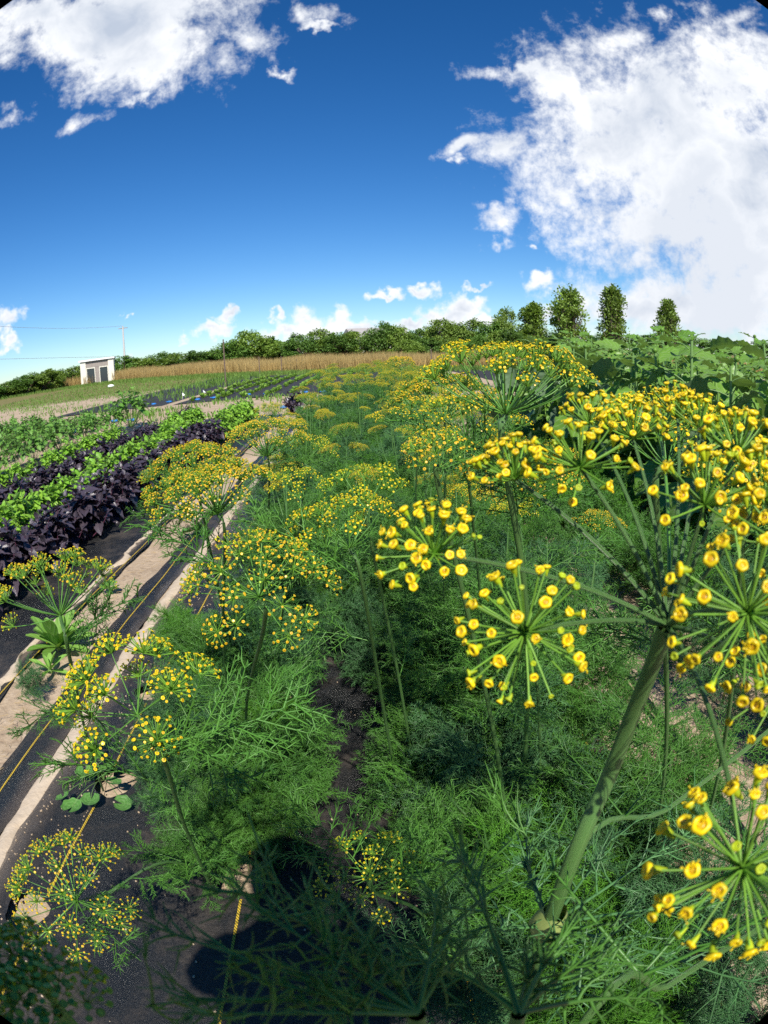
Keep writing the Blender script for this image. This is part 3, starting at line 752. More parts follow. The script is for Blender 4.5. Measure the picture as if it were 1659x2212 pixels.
for i, (px, top, w) in enumerate([(1110, 712, 120), (1200, 716, 130), (1300, 720, 130), (1400, 722, 140), (1500, 726, 140), (1580, 735, 110), (1640, 738, 120), (1700, 745, 140)]):
    tree(px, top, 130, w*.8, 'bush', 0, 'distant dark woodland tree on the skyline, %s from the hedgerow' % ORD[i], 'distant woodland trees on the skyline', 'woodland_tree')

# ------------------------------------------------------------------ shed, pole, posts, house, van
def boxp(x0, x1, y0, y1, z0, z1):
    V = np.array([(x, y, z) for x in (x0, x1) for y in (y0, y1) for z in (z0, z1)], float)
    return V, np.array([(0, 1, 3, 2), (4, 6, 7, 5), (0, 4, 5, 1), (2, 3, 7, 6), (0, 2, 6, 4), (1, 5, 7, 3)])
M_cream = plain('cream_paint', (.80, .77, .66), .6, .3, (.70, .66, .55), 3); M_white = plain('white_paint', (.86, .86, .85), .5, .3)
M_grey = plain('weathered_wood', (.42, .38, .34), .9, .1, (.22, .18, .16), 5, .01, 14); M_glass = plain('dark_glass', (.02, .03, .04), .08, .8)
def place(px, py, dist):
    v = D(px, py); a = np.array([v[0], v[1]])/math.hypot(v[0], v[1]); x, y = a*dist
    return x, y, float(terr(x, y)), -math.atan2(x, y)
x, y, z, rz = place(212, 826, 63)
shed = thing('garden_shed', (x, y, z - .05), 'small cream and white shed with two dark openings in the golden grass', 'shed', None, rz - rad(5))
def sb(n, a, m, par=shed, sm=False): return mk(n, [(*boxp(*a), 0)], [m], par, smooth=sm)
sb('corner_post', (-1.72, -1.15, -.1, .12, 0, 2.4), M_cream); sb('corner_post', (1.15, 1.72, -.1, .12, 0, 2.4), M_cream)
sb('wall', (-1.70, 1.70, .13, 2.2, 0, 2.38), M_white); sb('roof', (-1.85, 1.85, -.25, 2.35, 2.41, 2.56), M_white)
sb('header_panel', (-1.14, 1.14, -.02, .12, 1.78, 2.40), M_grey); sb('middle_panel', (-.2, .2, -.02, .12, .0, 1.77), M_grey)
for s in (-1, 1):
    dr = mk('window', [(*boxp(s*.67-.46, s*.67-.39, -.06, .12, .0, 1.76), 0), (*boxp(s*.67+.39, s*.67+.46, -.06, .12, .0, 1.76), 0), (*boxp(s*.67-.385, s*.67+.385, -.06, .12, 1.66, 1.76), 0), (*boxp(s*.67-.385, s*.67+.385, -.06, .12, 0, .08), 0)], [M_cream], shed, smooth=False)
    mk('pane', [(*boxp(s*.67-.385, s*.67+.385, .03, .06, .085, 1.655), 0)], [M_glass], dr, smooth=False)
x, y, z, rz = place(265, 700, 115)
pole = thing('utility_pole', (x, y, z), 'grey wooden utility pole beyond the hedgerow above the shed', 'utility pole')
ztop = H + 115*D(265, 704)[2]/math.hypot(*D(265, 704)[:2]) - z
mk('mast', [(*tubes(np.array([(0, 0, 0), (0, 0, ztop*.5), (0, 0, ztop)]), np.array([.2, .17, .13]), 10), 0)], [plain('pole_wood', (.55, .53, .52), .8)], pole)
mk('crossarm', [(*boxp(-.9, .9, -.06, .06, ztop - .5, ztop - .36), 0)], [M_grey], pole, smooth=False)
top = np.array([x, y, z + ztop]); mid_ = top - [0, 0, 5.6]
def wire(a, pxb, pyb, db, sag, label):
    b_ = PT(pxb, pyb, db); P = bez(a, (a + b_)/2 - [0, 0, sag], b_, 24)
    tag(mk('power_line', [(*tubes(P, np.full(24, .028), 5), 0)], [plain('wire_grey', (.38, .42, .48), .6)]), label, 'power line')
wire(top, -40, 702, 90, 1.2, 'upper power line running from the pole top towards the tall clouds at the picture edge')
wire(mid_, -40, 777, 90, .2, 'lower power line running from mid pole down past the hedgerow')
wire(mid_ + [.2, 0, 0], 480, 766, 170, 2.5, 'faint power line running from the pole behind the hedgerow trees')
M_post = plain('rusty_steel', (.10, .08, .07), .7, .4, (.16, .10, .07), 20)
for i, (px, pt, pb, dist, lb) in enumerate([(482, 733, 832, 31, 'tall dark steel post rising above the hedgerow line at the far field edge'), (559, 771, 804, 43, 'steel fence post before the tallest hedgerow clump'), (607, 770, 803, 43.5, 'steel fence post one step past the tallest hedgerow clump'),
        (640, 775, 800, 44, 'thin fence post between the clump and the flowering dill'), (931, 754, 789, 37.5, 'steel fence post beside the large dill umbel'), (965, 755, 790, 36.5, 'steel fence post just behind the large dill umbel edge')]):
    x, y, z, rz = place(px, pt, dist); zt = H + dist*D(px, pt)[2]/math.hypot(*D(px, pt)[:2])
    h = zt - z; t = thing('fence_post', (x, y, z), lb, 'fence post', 'steel posts of the far fence')
    mk('shaft', [(*boxp(-.03, .03, -.006, .006, 0, h), 0), (*boxp(-.006, .006, .0065, .035, 0, h), 0)], [M_post], t, smooth=False)
    nk = 6; [mk('wire_clip', [(*tubes(np.array([(-.05, -.01, q), (0, -.02, q), (.05, -.01, q)]), np.full(3, .008), 4), 0)], [M_post], t) for q in (h*.5, h*.93)]
x, y, z, rz = place(1240, 740, 74)
van = thing('white_van', (x, y, z), 'small white van parked below the broad poplar', 'van', None, rz + .35)
mk('body', [(*boxp(-1.2, .7, -.8, .8, .45, 2.5), 0), (*boxp(.705, 1.3, -.78, .78, .45, 1.5), 0)], [M_white], van, smooth=False)
mk('windscreen', [(np.array([(.71, -.72, 2.2), (.71, .72, 2.2), (1.2, .72, 1.53), (1.2, -.72, 1.53)], float), np.array([(0, 1, 2, 3)]), 0)], [M_glass], van)
for sx_ in (-.8, .9):
    for sy_ in (-.7, .7): mk('wheel', [(*lathe([(.02, -.1), (.33, -.1), (.36, 0), (.33, .1), (.02, .1)], 16), 0)], [plain('tyre', (.02, .02, .02), .8)], van).matrix_local = Matrix.Translation((sx_, sy_, .36)) @ Matrix.Rotation(math.pi/2, 4, 'X')
x, y, z, rz = place(812, 714, 84)
hs_ = thing('house', (x, y, z), 'grey roofed house almost hidden behind the hedgerow trees', 'house', None, rz + .5)
zr = H + 84*D(812, 708)[2] - z
mk('wall', [(*boxp(-4, 4, -3, 3, 0, zr - 2.2), 0)], [M_cream], hs_, smooth=False)
mk('roof', [(np.array([(-4.4, -3.3, zr-2.2), (4.4, -3.3, zr-2.2), (-4.4, 3.3, zr-2.2), (4.4, 3.3, zr-2.2), (-4.4, 0, zr), (4.4, 0, zr)], float), [np.array([(0, 1, 5, 4), (3, 2, 4, 5)]), np.array([(0, 4, 2), (1, 3, 5)])], 0)], [plain('roof_grey', (.33, .31, .30), .8)], hs_, smooth=False)
# blue sandbags pinning the sheets, small white markers
M_blue = plain('blue_plastic', (.02, .16, .55), .45, .5, (.03, .25, .62), 8, .01, 12)
bagV, bagF = lathe([(.02, -.9), (.5, -.85), (.85, -.5), (1, 0), (.85, .5), (.5, .85), (.02, .9)], 12, 3, .08)
bag0 = None
for i, (px, py) in enumerate([(332, 872), (366, 867), (427, 862), (463, 858), (537, 851), (576, 850), (661, 846), (612, 878), (408, 898), (248, 908), (286, 906), (160, 931), (700, 845)]):
    g_ = G(px, py, .05); lb = 'blue plastic sandbag, %s along the ground cover edge from the beans' % ORD[i] if i < 7 or i == 12 else 'blue plastic sandbag pinning the basil ground cover, %s one' % ORD[i-7]
    if bag0 is None:
        t = thing('sandbag', (0, 0, 0), lb, 'sandbag', 'blue sandbags pinning the ground cover')
        mk('bag', [(bagV*np.array([.15, .13, .065]) + [0, 0, .06], bagF, 0)], [M_blue], t)
        mk('knot', [(*tubes(np.array([(.0, .10, .06), (.02, .15, .085), (.05, .19, .08)]), np.array([.02, .015, .03]), 6), 0)], [M_blue], t); bag0 = t
    else: t = dup(bag0, (0, 0, 0), 0, lb)
    t.location = (g_[0], g_[1], float(terr(g_[0], g_[1]))); t.rotation_euler = (0, 0, rng.uniform(0, 3)); t.scale = (.6, .7, .6)
for i, (px, py, lb) in enumerate([(395, 859, 'small white marker flag beside the carrot rows'), (440, 853, 'small white marker flag nearer the lettuce rows')]):
    g_ = G(px, py + 5, 0); t = thing('marker_flag', (*g_[:2], 0), lb, 'marker flag')
    mk('flag', [(np.array([(0, 0, .14), (.09, .01, .17), (.0, 0, .26), (.0, .004, .14), (.09, .014, .17), (0, .004, .26)]), np.array([(0, 1, 2), (3, 5, 4)]), 0)], [M_white], t, smooth=False)
    mk('stake', [(*tubes(np.array([(0, 0, 0), (0, 0, .13), (0, 0, .27)]), np.full(3, .004), 5), 0)], [M_white], t)
g_ = place(240, 841, 50); t = tag(mk('white_sack', [(bagV*np.array([.28, .22, .14]) + [0, 0, .12], bagF, 0)], [M_white]), 'white plastic sack lying in the grass before the shed', 'sack'); t.location = g_[:3]
# ------------------------------------------------------------------ dill plants in rows (shared meshes)
def dill_proto(seed, hi, hgt, heads, fol_n, fmat, petm, detail=0):
    """plant with base at origin; heads = [(x,y,z,tilt,size)]"""
    r_ = np.random.default_rng(seed)
    t = thing('dill_plant', (0, 0, 0), 'x', 'dill plant')
    main = heads[0]; path = smooth_path([(0, 0, -.01), (main[0]*.3, main[1]*.3, hgt*.35), (main[0]*.75, main[1]*.75, hgt*.75), main[:3]], 12)
    parts = [stem_mesh(path, .0055, .0028, 8)]
    for h in heads[1:]:
        b = path[r_.integers(3, 8)]
        parts.append(stem_mesh(smooth_path([b, (b + np.array(h[:3]))/2 + [h[0]*.2, h[1]*.2, -.03], h[:3]], 8), .0035, .002, 6))
    mk('stem', [(p[0], p[1], 0, p[2]) for p in parts], [M_stem], t)
    fo = []
    nb = 5
    fo.append(foliage(fol_n, .05, hgt*.86, .10, r_, hi, 1.0))
    for k in range(nb):
        a = r_.uniform(0, 6.28); rr_ = r_.uniform(.05, .14)
        fo.append(foliage(fol_n//3, .12, hgt*r_.uniform(.6, .82), .05, r_, hi, .8, base=(rr_*math.cos(a), rr_*math.sin(a))))
    mk('foliage', [(f[0], f[1], 0) for f in fo], [fmat], t)
    for h in heads:
        sz = h[4]; dt = detail
        arr = umbel_arrays(int(r_.uniform(26, 36)), .085*sz, rad(75), 16 if dt == 0 else 18, .021*sz, .0017 if dt == 0 else .0016, dt, r_, flat=.42, curl=.3)
        tl = r_.uniform(-.25, .25, 2)
        umbel_part(t, h[:3], (tl[0], tl[1], 1), arr, petm, dt, 'umbel', (4, 3), seed)
    return t
PY = [M_ovary, M_pet, M_disc]; PO = [M_ovary, M_peto, M_disco]; PG = [M_ovary, M_petg, M_disc]
nearP = [dill_proto(31, True, .62, [(.02, .03, .74, 0, .8)], 46, M_dill, PO), dill_proto(32, True, .58, [(-.05, .05, .66, 0, .7)], 50, M_dill_b, PG),
         dill_proto(33, True, .66, [(.06, .02, .80, 0, .9), (-.12, .06, .66, 0, .6)], 46, M_dill, PY)]
farP = [dill_proto(41, False, .72, [(.02, .03, .92, 0, 1.15), (-.13, .05, .80, 0, .8), (.12, -.04, .82, 0, .8)], 40, M_dill, PO),
        dill_proto(42, False, .68, [(-.04, .03, .88, 0, 1.1), (.10, .1, .78, 0, .8)], 42, M_dill_b, PY),
        dill_proto(43, False, .74, [(.05, -.03, .96, 0, 1.2), (-.10, -.1, .84, 0, .9), (.02, .14, .8, 0, .7)], 40, M_dill, PO)]
leafyP = []
def leafy(seed, mat, h, n, hi=True, w=1.0):
    r_ = np.random.default_rng(seed); t = thing('dill_plant', (0, 0, 0), 'x', 'dill plant')
    mk('stem', [(*stem_mesh(smooth_path([(0, 0, -.01), (.01, .01, h*.5), (.0, .02, h*.8)], 8), .004, .002, 6)[:2], 0)], [M_stem], t)
    fo = [foliage(n, .03, h*.8, .05, r_, hi, 1.0, wmul=w)]
    for k in range(4):
        a = r_.uniform(0, 6.28); q = r_.uniform(.04, .1); fo.append(foliage(n//3, .03, h*.7, .04, r_, hi, .8, base=(q*math.cos(a), q*math.sin(a)), wmul=w))
    mk('foliage', [(f[0], f[1], 0) for f in fo], [mat], t); return t
leafyP = [leafy(51, M_dill_y, .42, 38), leafy(52, M_dill_b, .45, 36), leafy(53, M_dill, .40, 38)]
lowP = [leafy(61, M_dill_y, .30, 40, False, 1.1), leafy(62, M_dill, .34, 40, False, 1.1)]
used = set()
def put(P, x, y, rz, label, group, sc_=1.0, tilt=(0, 0)):
    if P.name not in used:
        used.add(P.name); P.location = (x, y, .002); P.rotation_euler = (tilt[0], tilt[1], rz); P.scale = (sc_,)*3; P['label'] = label; P['group'] = group; o = P
    else: o = dup(P, (x, y, .002), rz, label, sc_, tilt); o['group'] = group
    return o
rr = random.Random(4)
gA, gB, gC = 'dill plants along the middle yellow thread', 'dill plants along the row beside the soil path', 'feathery greens between path and sunflowers'
# row A: x=-.36
for i, y in enumerate(np.arange(1.5, 12.0, .40)):
    P = (nearP if y < 3.2 else farP)[rr.randrange(3)] if rr.random() < (.8 if y < 6 else .6) else leafyP[rr.randrange(3)]
    if i in (0, 1): P = leafyP[(2, 1)[i]]
    put(P, (-.35 if y < 2 else -.40) + rr.uniform(-.05, .05), y, rr.uniform(0, 6.28), 'dill plant in the row beside the sandy path edge, %s from the near end' % ORD[i], gA, rr.uniform(.8, 1.05)*((1.15 if y < 2.4 else 1.45) if P in leafyP else 1), (rr.uniform(-.1, .1), rr.uniform(-.1, .1)))
for i, y in enumerate(np.arange(2.35, 12.0, .45)):
    P = (nearP[i % 3] if y < 3.2 else farP[rr.randrange(3)]) if rr.random() < .62 else leafyP[rr.randrange(3)]
    put(P, -.06 + rr.uniform(-.06, .06), y, rr.uniform(0, 6.28), 'dill plant filling the gap between the rows beyond the dark opening, %s one' % ORD[i], gA, rr.uniform(.8, .98)*(1.45 if P in leafyP else 1), (rr.uniform(-.1, .1), rr.uniform(-.1, .1)))
# rows B: x=.24 and x=.62
for j, (bx, y0, nm) in enumerate([(.22, .78, 'centre row of the bed'), (.58, .62, 'row nearest the drip pipe'), (.42, 1.0, 'staggered row between those two')]):
    for i, y in enumerate(np.arange(y0, 12.0, .42)):
        P = (nearP if y < 3.0 else farP)[rr.randrange(3)] if rr.random() < .74 else leafyP[rr.randrange(3)]
        if y < 1.9: P = leafyP[(i + j) % 3] if y < 1.4 else nearP[(i+j) % 3]
        x_ = bx + rr.uniform(-.05, .05) + (.04 if y < 1.2 else 0)
        put(P, x_, y, rr.uniform(0, 6.28), 'dill plant in the %s, %s from the near end' % (nm, ORD[i]), gB, rr.uniform(.85, 1.05) * (1.05 if y < 1.9 else 1.4 if P in leafyP else 1), (rr.uniform(-.1, .1), rr.uniform(-.1, .1)))
for j, bx in enumerate([1.3, 1.6]):
    for i, y in enumerate(np.arange(.9 + j*.1, 6.8, .36)):
        P = (leafyP[(i*2 + j) % 3] if y < 2.4 else lowP[(i + j) % 2])
        put(P, bx + rr.uniform(-.08, .08), y, rr.uniform(0, 6.28), 'feathery young dill in the %s row beyond the pipe path, %s from near end' % (('first', 'second')[j], ORD[i]), gC, rr.uniform(.8, 1.1))
for i, (x_, y_, k_, s_) in enumerate([(.13, .60, 1, .8), (.15, .92, 2, .9), (.33, .50, 0, .8), (.44, .78, 1, .9), (.13, 1.32, 2, .85), (-.16, 2.2, 1, .95), (.06, 1.95, 1, .8), (-.52, 1.45, 1, .9), (-.30, 1.25, 2, .95), (-.55, 1.85, 2, 1.0), (.30, .30, 2, .7), (.62, .35, 1, .8)]):
    put(leafyP[k_], x_, y_, rr.uniform(0, 6.28), 'leafy dill clump edging the dark gap, %s from the lens' % ORD[i], 'leafy clumps about the dark gap', s_)
# small bluish sprays near the front-left on the fabric
for (px, py, z, s_, k, lb) in [(470, 1700, .1, .62, 1, 'bluish dill clump sprawling over the fabric between the two yellow threads'), (440, 1860, .08, .62, 2, 'dill clump growing from the pale hole beside the photographer shadow'),
                               (380, 1720, .05, .55, 1, 'bluish dill clump between the mallow leaves and the nearer thread'), (520, 1820, .06, .6, 2, 'green dill clump beside the yellow thread near the photographer shadow'), (430, 1560, .12, .7, 1, 'bluish dill clump under the bright yellow rounded clusters'), (620, 1740, .05, .5, 1, 'thin dill sprays crossing the nearer yellow thread'), (560, 1590, .15, .75, 0, 'fresh green dill clump below the big round umbel'), (330, 1640, .06, .42, 1, 'thin bluish dill sprig beside the mallow leaves'), (70, 1495, .03, .35, 1, 'small dill sprig on the bare soil path'), (390, 1330, .2, .6, 0, 'bright feathery dill clump leaning over the sandy path edge'), (520, 1430, .2, .8, 2, 'dark dill clump behind the big round umbel stem')]:
    g_ = G(px, py, z); put(leafyP[k], g_[0], g_[1], rr.uniform(0, 6.28), lb, 'loose dill clumps at the near end', s_)

# ------------------------------------------------------------------ individual flowering dill plants
def hero(px, py, dist, base, nr, L, npd, lp, fr, detail, petm, label, axis=(0, 0, 1), spread=78, usp=1.15, flat=.25, curl=.25, leaves=(), r0=.0036, r1=.0024, mid=None, seed=1, fm=None, extra_leaf=6, s=(6, 4)):
    hub = PT(px, py, dist); base = np.array([*base, 0.0]) if len(base) == 2 else np.array(base)
    t = thing('dill_plant', tuple(base), label, 'dill plant', 'single flowering dill plants')
    r_ = np.random.default_rng(seed); lh = hub - base; ax = nrm(np.array(axis, float))
    m = lh*.5 + np.array([0, 0, .04]) if mid is None else np.array(mid) - base
    path = smooth_path([(0, 0, 0), m, lh - ax*.05, lh], 22)
    v, f, uv = stem_mesh(path, r0, r1, 12); mk('stem', [(v, f, 0, uv)], [M_stem], t)
    arr = umbel_arrays(nr, L, rad(spread), npd, lp, fr, detail, r_, usp, flat, curl)
    umbel_part(t, lh, ax, arr, petm, detail, 'umbel', s, seed)
    if extra_leaf:
        PP, RR = [], []
        for k in range(extra_leaf):
            P, R = FRH[r_.integers(5)]; i = int(r_.integers(2, 17)); az = r_.uniform(0, 6.28)
            Mx = np.array(Euler((r_.uniform(-1, 1), -r_.uniform(-.1, .9), az), 'XYZ').to_matrix()); PP.append((P*r_.uniform(.6, 1)) @ Mx.T + path[i]); RR.append(R)
        mk('foliage', [(*threads(np.concatenate(PP), np.concatenate(RR)), 0)], [fm or M_dill], t)
    return t
hero(560, 1290, .72, (-.42, 1.55), 24, .078, 22, .018, .0016, 1, PO, 'tall dill umbel of separate round gold flower balls over the dark dill clump', axis=(.05, -.45, 1), spread=85, usp=1.6, flat=.25, curl=.0, seed=3)
hero(470, 1110, 1.05, (-.50, 1.75), 40, .105, 28, .021, .0016, 1, PO, 'wide orange-gold dill umbel leaning over the black fabric by the purple basil', axis=(-.12, -.12, 1), spread=74, curl=.2, flat=.5, seed=4)
hero(420, 1060, 1.25, (-.50, 2.0), 38, .095, 28, .021, .0017, 1, PO, 'orange-gold dill umbel just behind the widest orange one', axis=(-.25, 0, 1), spread=86, curl=.45, seed=24)
hero(578, 985, 1.6, (-.42, 2.3), 36, .10, 26, .022, .0019, 0, PO, 'flat gold dill umbel before the last purple basil', spread=84, curl=.5, seed=5)
hero(660, 1000, 1.75, (-.40, 2.5), 18, .085, 16, .02, .0019, 0, PG, 'sparse yellow-green dill umbel at the sandy path edge', spread=75, curl=.3, seed=6)
hero(640, 1075, 1.2, (-.36, 1.9), 12, .055, 16, .016, .0016, 1, PG, 'small greenish dill umbel between the orange umbel and the dark gap', spread=70, seed=7, axis=(-.1, -.2, 1))
hero(297, 1545, .62, (-.42, .98), 14, .070, 36, .023, .00175, 1, PY, 'bright yellow dill umbel with rounded clusters over the sandy edge', axis=(-.35, .05, 1), spread=92, usp=1.35, curl=.0, flat=.1, seed=8)
hero(130, 1330, .85, (-.86, 1.38), 24, .088, 22, .019, .0015, 1, PO, 'tilted gold dill umbel above the leafy rosette', axis=(-.25, .45, 1), spread=78, curl=.2, seed=9)
hero(165, 1945, 1.13, (-.37, 1.02), 24, .112, 26, .026, .0019, 1, PO, 'low brownish gold dill umbel lying over the empty planting hole', axis=(.05, -.45, 1), spread=88, usp=1.4, curl=0, mid=(-.44, .84, .28), seed=10)
hero(755, 1185, .82, (.05, 1.3), 20, .075, 22, .017, .0015, 1, PY, 'yellow dill umbel at the edge of the dark gap behind the near flowers', axis=(-.3, .15, 1), spread=80, seed=11)
hero(790, 1100, .98, (.1, 1.4), 13, .07, 18, .018, .0016, 1, PG, 'greenish yellow dill umbel at the centre above the dark gap', axis=(-.1, -.1, 1), spread=80, seed=12)
hero(800, 1895, .80, (.12, .80), 16, .058, 18, .015, .0014, 1, PG, 'young lime-green dill umbel low beside the photographer shadow', axis=(-.1, -.25, 1), spread=88, usp=1.4, curl=0, seed=13)
hero(960, 905, 1.25, (.22, 1.8), 36, .095, 28, .021, .0017, 1, PO, 'gold dill umbel left of the dark stemmed large umbel'.replace('left of', 'next to'), spread=84, curl=.5, seed=14)
hero(900, 930, 1.7, (.15, 2.2), 24, .10, 20, .021, .0021, 0, PY, 'yellow dill umbel above the brown bent stem', spread=80, curl=.4, seed=15)
hero(1010, 960, 1.05, (.34, 1.6), 26, .09, 22, .02, .0017, 1, PY, 'yellow dill umbel below the dark stemmed large umbel', spread=84, curl=.4, seed=16)
hero(867, 800, 5.0, (.25, 5.2), 16, .11, 14, .03, .005, 0, PO, 'single tall dill umbel standing above the row against the golden grass', spread=75, curl=.5, seed=17, extra_leaf=3)
hero(950, 1010, .62, (.30, 1.0), 9, .030, 14, .016, .0014, 1, PO, 'small spiky brown dill umbel with few flowers', axis=(-.1, -.4, 1), spread=70, usp=1.2, seed=18, extra_leaf=3)
# second largest umbel on its dark stem, and the brown one behind it
hero(1092, 895, .74, (.36, 1.2), 40, .098, 22, .0195, .0015, 1, PY, 'large flat-topped yellow dill umbel on a dark stem against the golden field', axis=(.06, .0, 1), spread=82, curl=.45, flat=.38, usp=1.0, seed=19, mid=(.24, .85, .75), r0=.0052, r1=.0036)
hero(1130, 1075, .85, (.40, 1.15), 28, .088, 24, .018, .0014, 1, PO, 'brown-centred fading dill umbel behind the near yellow flowers', axis=(.1, -.1, 1), spread=84, curl=.3, seed=20)
hero(1440, 1010, .50, (.62, .9), 22, .06, 20, .014, .0014, 1, PY, 'small bright dill umbel beyond the thick rays of the near umbel', axis=(.05, -.1, 1), spread=80, curl=.4, seed=25)
hero(1620, 1130, .55, (.75, .9), 20, .06, 20, .015, .0014, 1, PY, 'yellow dill umbel by the frame edge beyond the near rays', axis=(.0, -.1, 1), spread=80, curl=.4, seed=26)

# ------------------------------------------------------------------ the near dill plant with its great umbel
HUB = PT(1441, 1352, .205); NODE = PT(1185, 2000, .34)
base = np.array([.20, .46, 0.0])
big = thing('dill_plant', tuple(base), 'nearest dill plant with thick ridged stem and huge yellow umbel of separate flower balls', 'dill plant', 'single flowering dill plants')
path = smooth_path([base, (base + NODE)/2 + [.0, .01, .0], NODE, PT(1330, 1640, .262), HUB], 40) - base
Rr = np.interp(np.linspace(0, 1, 40), [0, .45, .5, .96, 1.0], [.0044, .0042, .0038, .0030, .0034])
v, f = tubes(path, Rr, 24); uv = np.stack([np.repeat(np.linspace(0, 1, 40), 24), np.tile(np.abs(np.linspace(-1, 1, 24, endpoint=False)), 40)], -1)
bs = mk('stem', [(v, f, 0, uv)], [M_stem], big)
sv, sf = lathe([(.0075, -.008), (.0098, 0), (.0085, .008), (.006, .016)], 16, 3, .12)
nM = frame(nrm(HUB - NODE)[None])[0]; mk('node_sheath', [((sv @ nM.T) + NODE - base, sf, 0)], [leafmat('sheath_pale', (.35, .42, .12), (.25, .34, .10), 90, .1)], bs)
rH = np.random.default_rng(77)
UMB = [ # hub px, py, dist, floret radius, pedicels, pedicel length, spread, axis (camera-facing mix), ray bow
 (1134, 1366, .172, .00136, 48, .0188, 1.75, 0.85), (937, 1197, .185, 0.00130, 40, 0.0160, 1.35, .45), (1112, 1036, .205, 0.00130, 44, 0.0154, 1.25, .15),
 (1253, 1010, .192, 0.00130, 34, 0.0163, 1.55, .45), (1367, 948, .235, 0.00130, 40, 0.0158, 1.3, .2), (1274, 917, .255, 0.00126, 26, 0.0150, 1.25, .1),
 (1464, 903, .262, 0.00126, 34, 0.0150, 1.25, .1), (1512, 929, .245, 0.00126, 30, 0.0150, 1.2, .1), (1522, 1090, .182, 0.00141, 36, 0.0176, 1.35, .35),
 (1592, 985, .205, 0.00130, 40, 0.0158, 1.4, .3), (1614, 1325, .150, 0.00141, 44, 0.0204, 1.75, .85), (1650, 1080, .19, 0.00141, 30, 0.0167, 1.5, .5),
 (1603, 1875, .135, 0.00153, 46, 0.0194, 1.8, .9), (1700, 1180, .17, 0.00141, 34, 0.0184, 1.6, .6), (1690, 1480, .17, 0.00141, 34, 0.0184, 1.6, .6), ]
up = nrm(np.array([.05, -.15, 1.0]))
for i, (px, py, ds, fr, npd, lp, sp, fc) in enumerate(UMB):
    e = PT(px, py, ds); tocam = nrm(np.array([0, 0, H]) - e)
    out_ = nrm(e - HUB)
    axs = nrm(tocam*fc + up*(1 - fc)*1.0 + out_*.35)
    dlen = np.linalg.norm(e - HUB)
    st = nrm((out_ + up*.25) if i not in (13,) else out_ + np.array([0, 0, .05]))
    P = bez(HUB, HUB + st*dlen*.5, e, 16) - base
    if i == 13: P = bez(HUB + [0, 0, -.003], PT(1492, 1560, .165), e, 16) - base
    R = np.linspace(.00082, .00060, 16)
    v, f = tubes(P, R, 10); uv = np.stack([np.repeat(np.linspace(0, 1, 16), 10), np.tile(np.abs(np.linspace(-.5, .5, 10, endpoint=False)), 16)], -1)
    ray = mk('umbel_ray', [(v, f, 0, uv)], [M_stem], big)
    Pp, Rp, tip, td, frr = umbellet(axs, e - base, npd, lp, fr, sp, 2, rH, .25, .00028)
    mk('pedicels', [(*tubes(Pp, Rp, 6), 0)], [M_ped], ray)
    mk('flower_cluster', florets(tip, td, frr, 2, rH), PY, ray)
    # a few open stamens
    kk = rH.choice(len(tip), max(2, len(tip)//7), False)
    for k in kk:
        pass
# further rays behind the hub
Pe, Ue = [], []
for (px, py, ds) in [(1425, 935, .29)]:
    e = PT(px, py, ds); out_ = nrm(e - HUB); dl = np.linalg.norm(e - HUB); Pe.append(bez(HUB, HUB + nrm(out_ + up*.2)*dl*.5, e, 16) - base); Ue.append(e - base)
for P, e in zip(Pe, Ue):
    ray = mk('umbel_ray', [(*tubes(P, np.linspace(.0008, .0006, 16), 8), 0)], [M_ray], big)
    Pp, Rp, tip, td, frr = umbellet(nrm(up + nrm(e + base - HUB)*.4), e, 30, .016, .00145, 1.25, 2, rH, .3, .00028)
    mk('pedicels', [(*tubes(Pp, Rp, 5), 0)], [M_ped], ray); mk('flower_cluster', florets(tip, td, frr, 1, rH), PY, ray)
# leaves from the node: long coarse threads running to the lower frame edge
def coarse(base_, targets, w, seed, mat, parent, name='leaf'):
    """long thread leaf: curved rachis with curved pinnae and finer threads"""
    r_ = np.random.default_rng(seed); TP, TR, SP, SR = [], [], [], []
    for (e, n) in targets:
        e = np.array(e); b_ = np.array(base_); L = np.linalg.norm(e - b_); m = (b_ + e)/2 + np.array([0, 0, .10*L]) + r_.normal(0, .05*L, 3)
        sp = bez(b_, m, e, 12); TP.append(sp); TR.append(np.linspace(w*1.5, w*.45, 12))
        for k in range(n*2):
            i = int(r_.integers(3, 12)); d = nrm((sp[min(i+1, 11)] - sp[i-1]) / L * 3 + r_.normal(0, .55, 3)); ll = L*r_.uniform(.12, .34)
            q = bez(sp[i], sp[i] + d*ll*.5 + r_.normal(0, .06*ll, 3), sp[i] + nrm(d + r_.normal(0, .25, 3))*ll, 6); SP.append(q); SR.append(np.linspace(w*.9, w*.2, 6))
            for z in range(2):
                j = int(r_.integers(1, 5)); d2 = nrm(d + r_.normal(0, .5, 3)); SP.append(bez(q[j], q[j] + d2*ll*.25, q[j] + nrm(d2 + d*.4)*ll*.5, 6)); SR.append(np.linspace(w*.7, w*.15, 6))
    return mk(name, [(*tubes(np.array(TP), np.array(TR), 7), 0), (*tubes(np.array(SP), np.array(SR), 5), 0)], [mat], parent)
nb_ = NODE - base
coarse(nb_, [(PT(p, q, d_) - base, 12) for p, q, d_ in [(1330, 1800, .42), (1500, 1790, .40), (1560, 1960, .34), (1400, 2090, .30), (1120, 1850, .34), (1050, 2010, .3), (1250, 2150, .26), (1600, 2120, .32), (1140, 1760, .42)]], .00075, 5, M_dill_b, big, 'foliage')
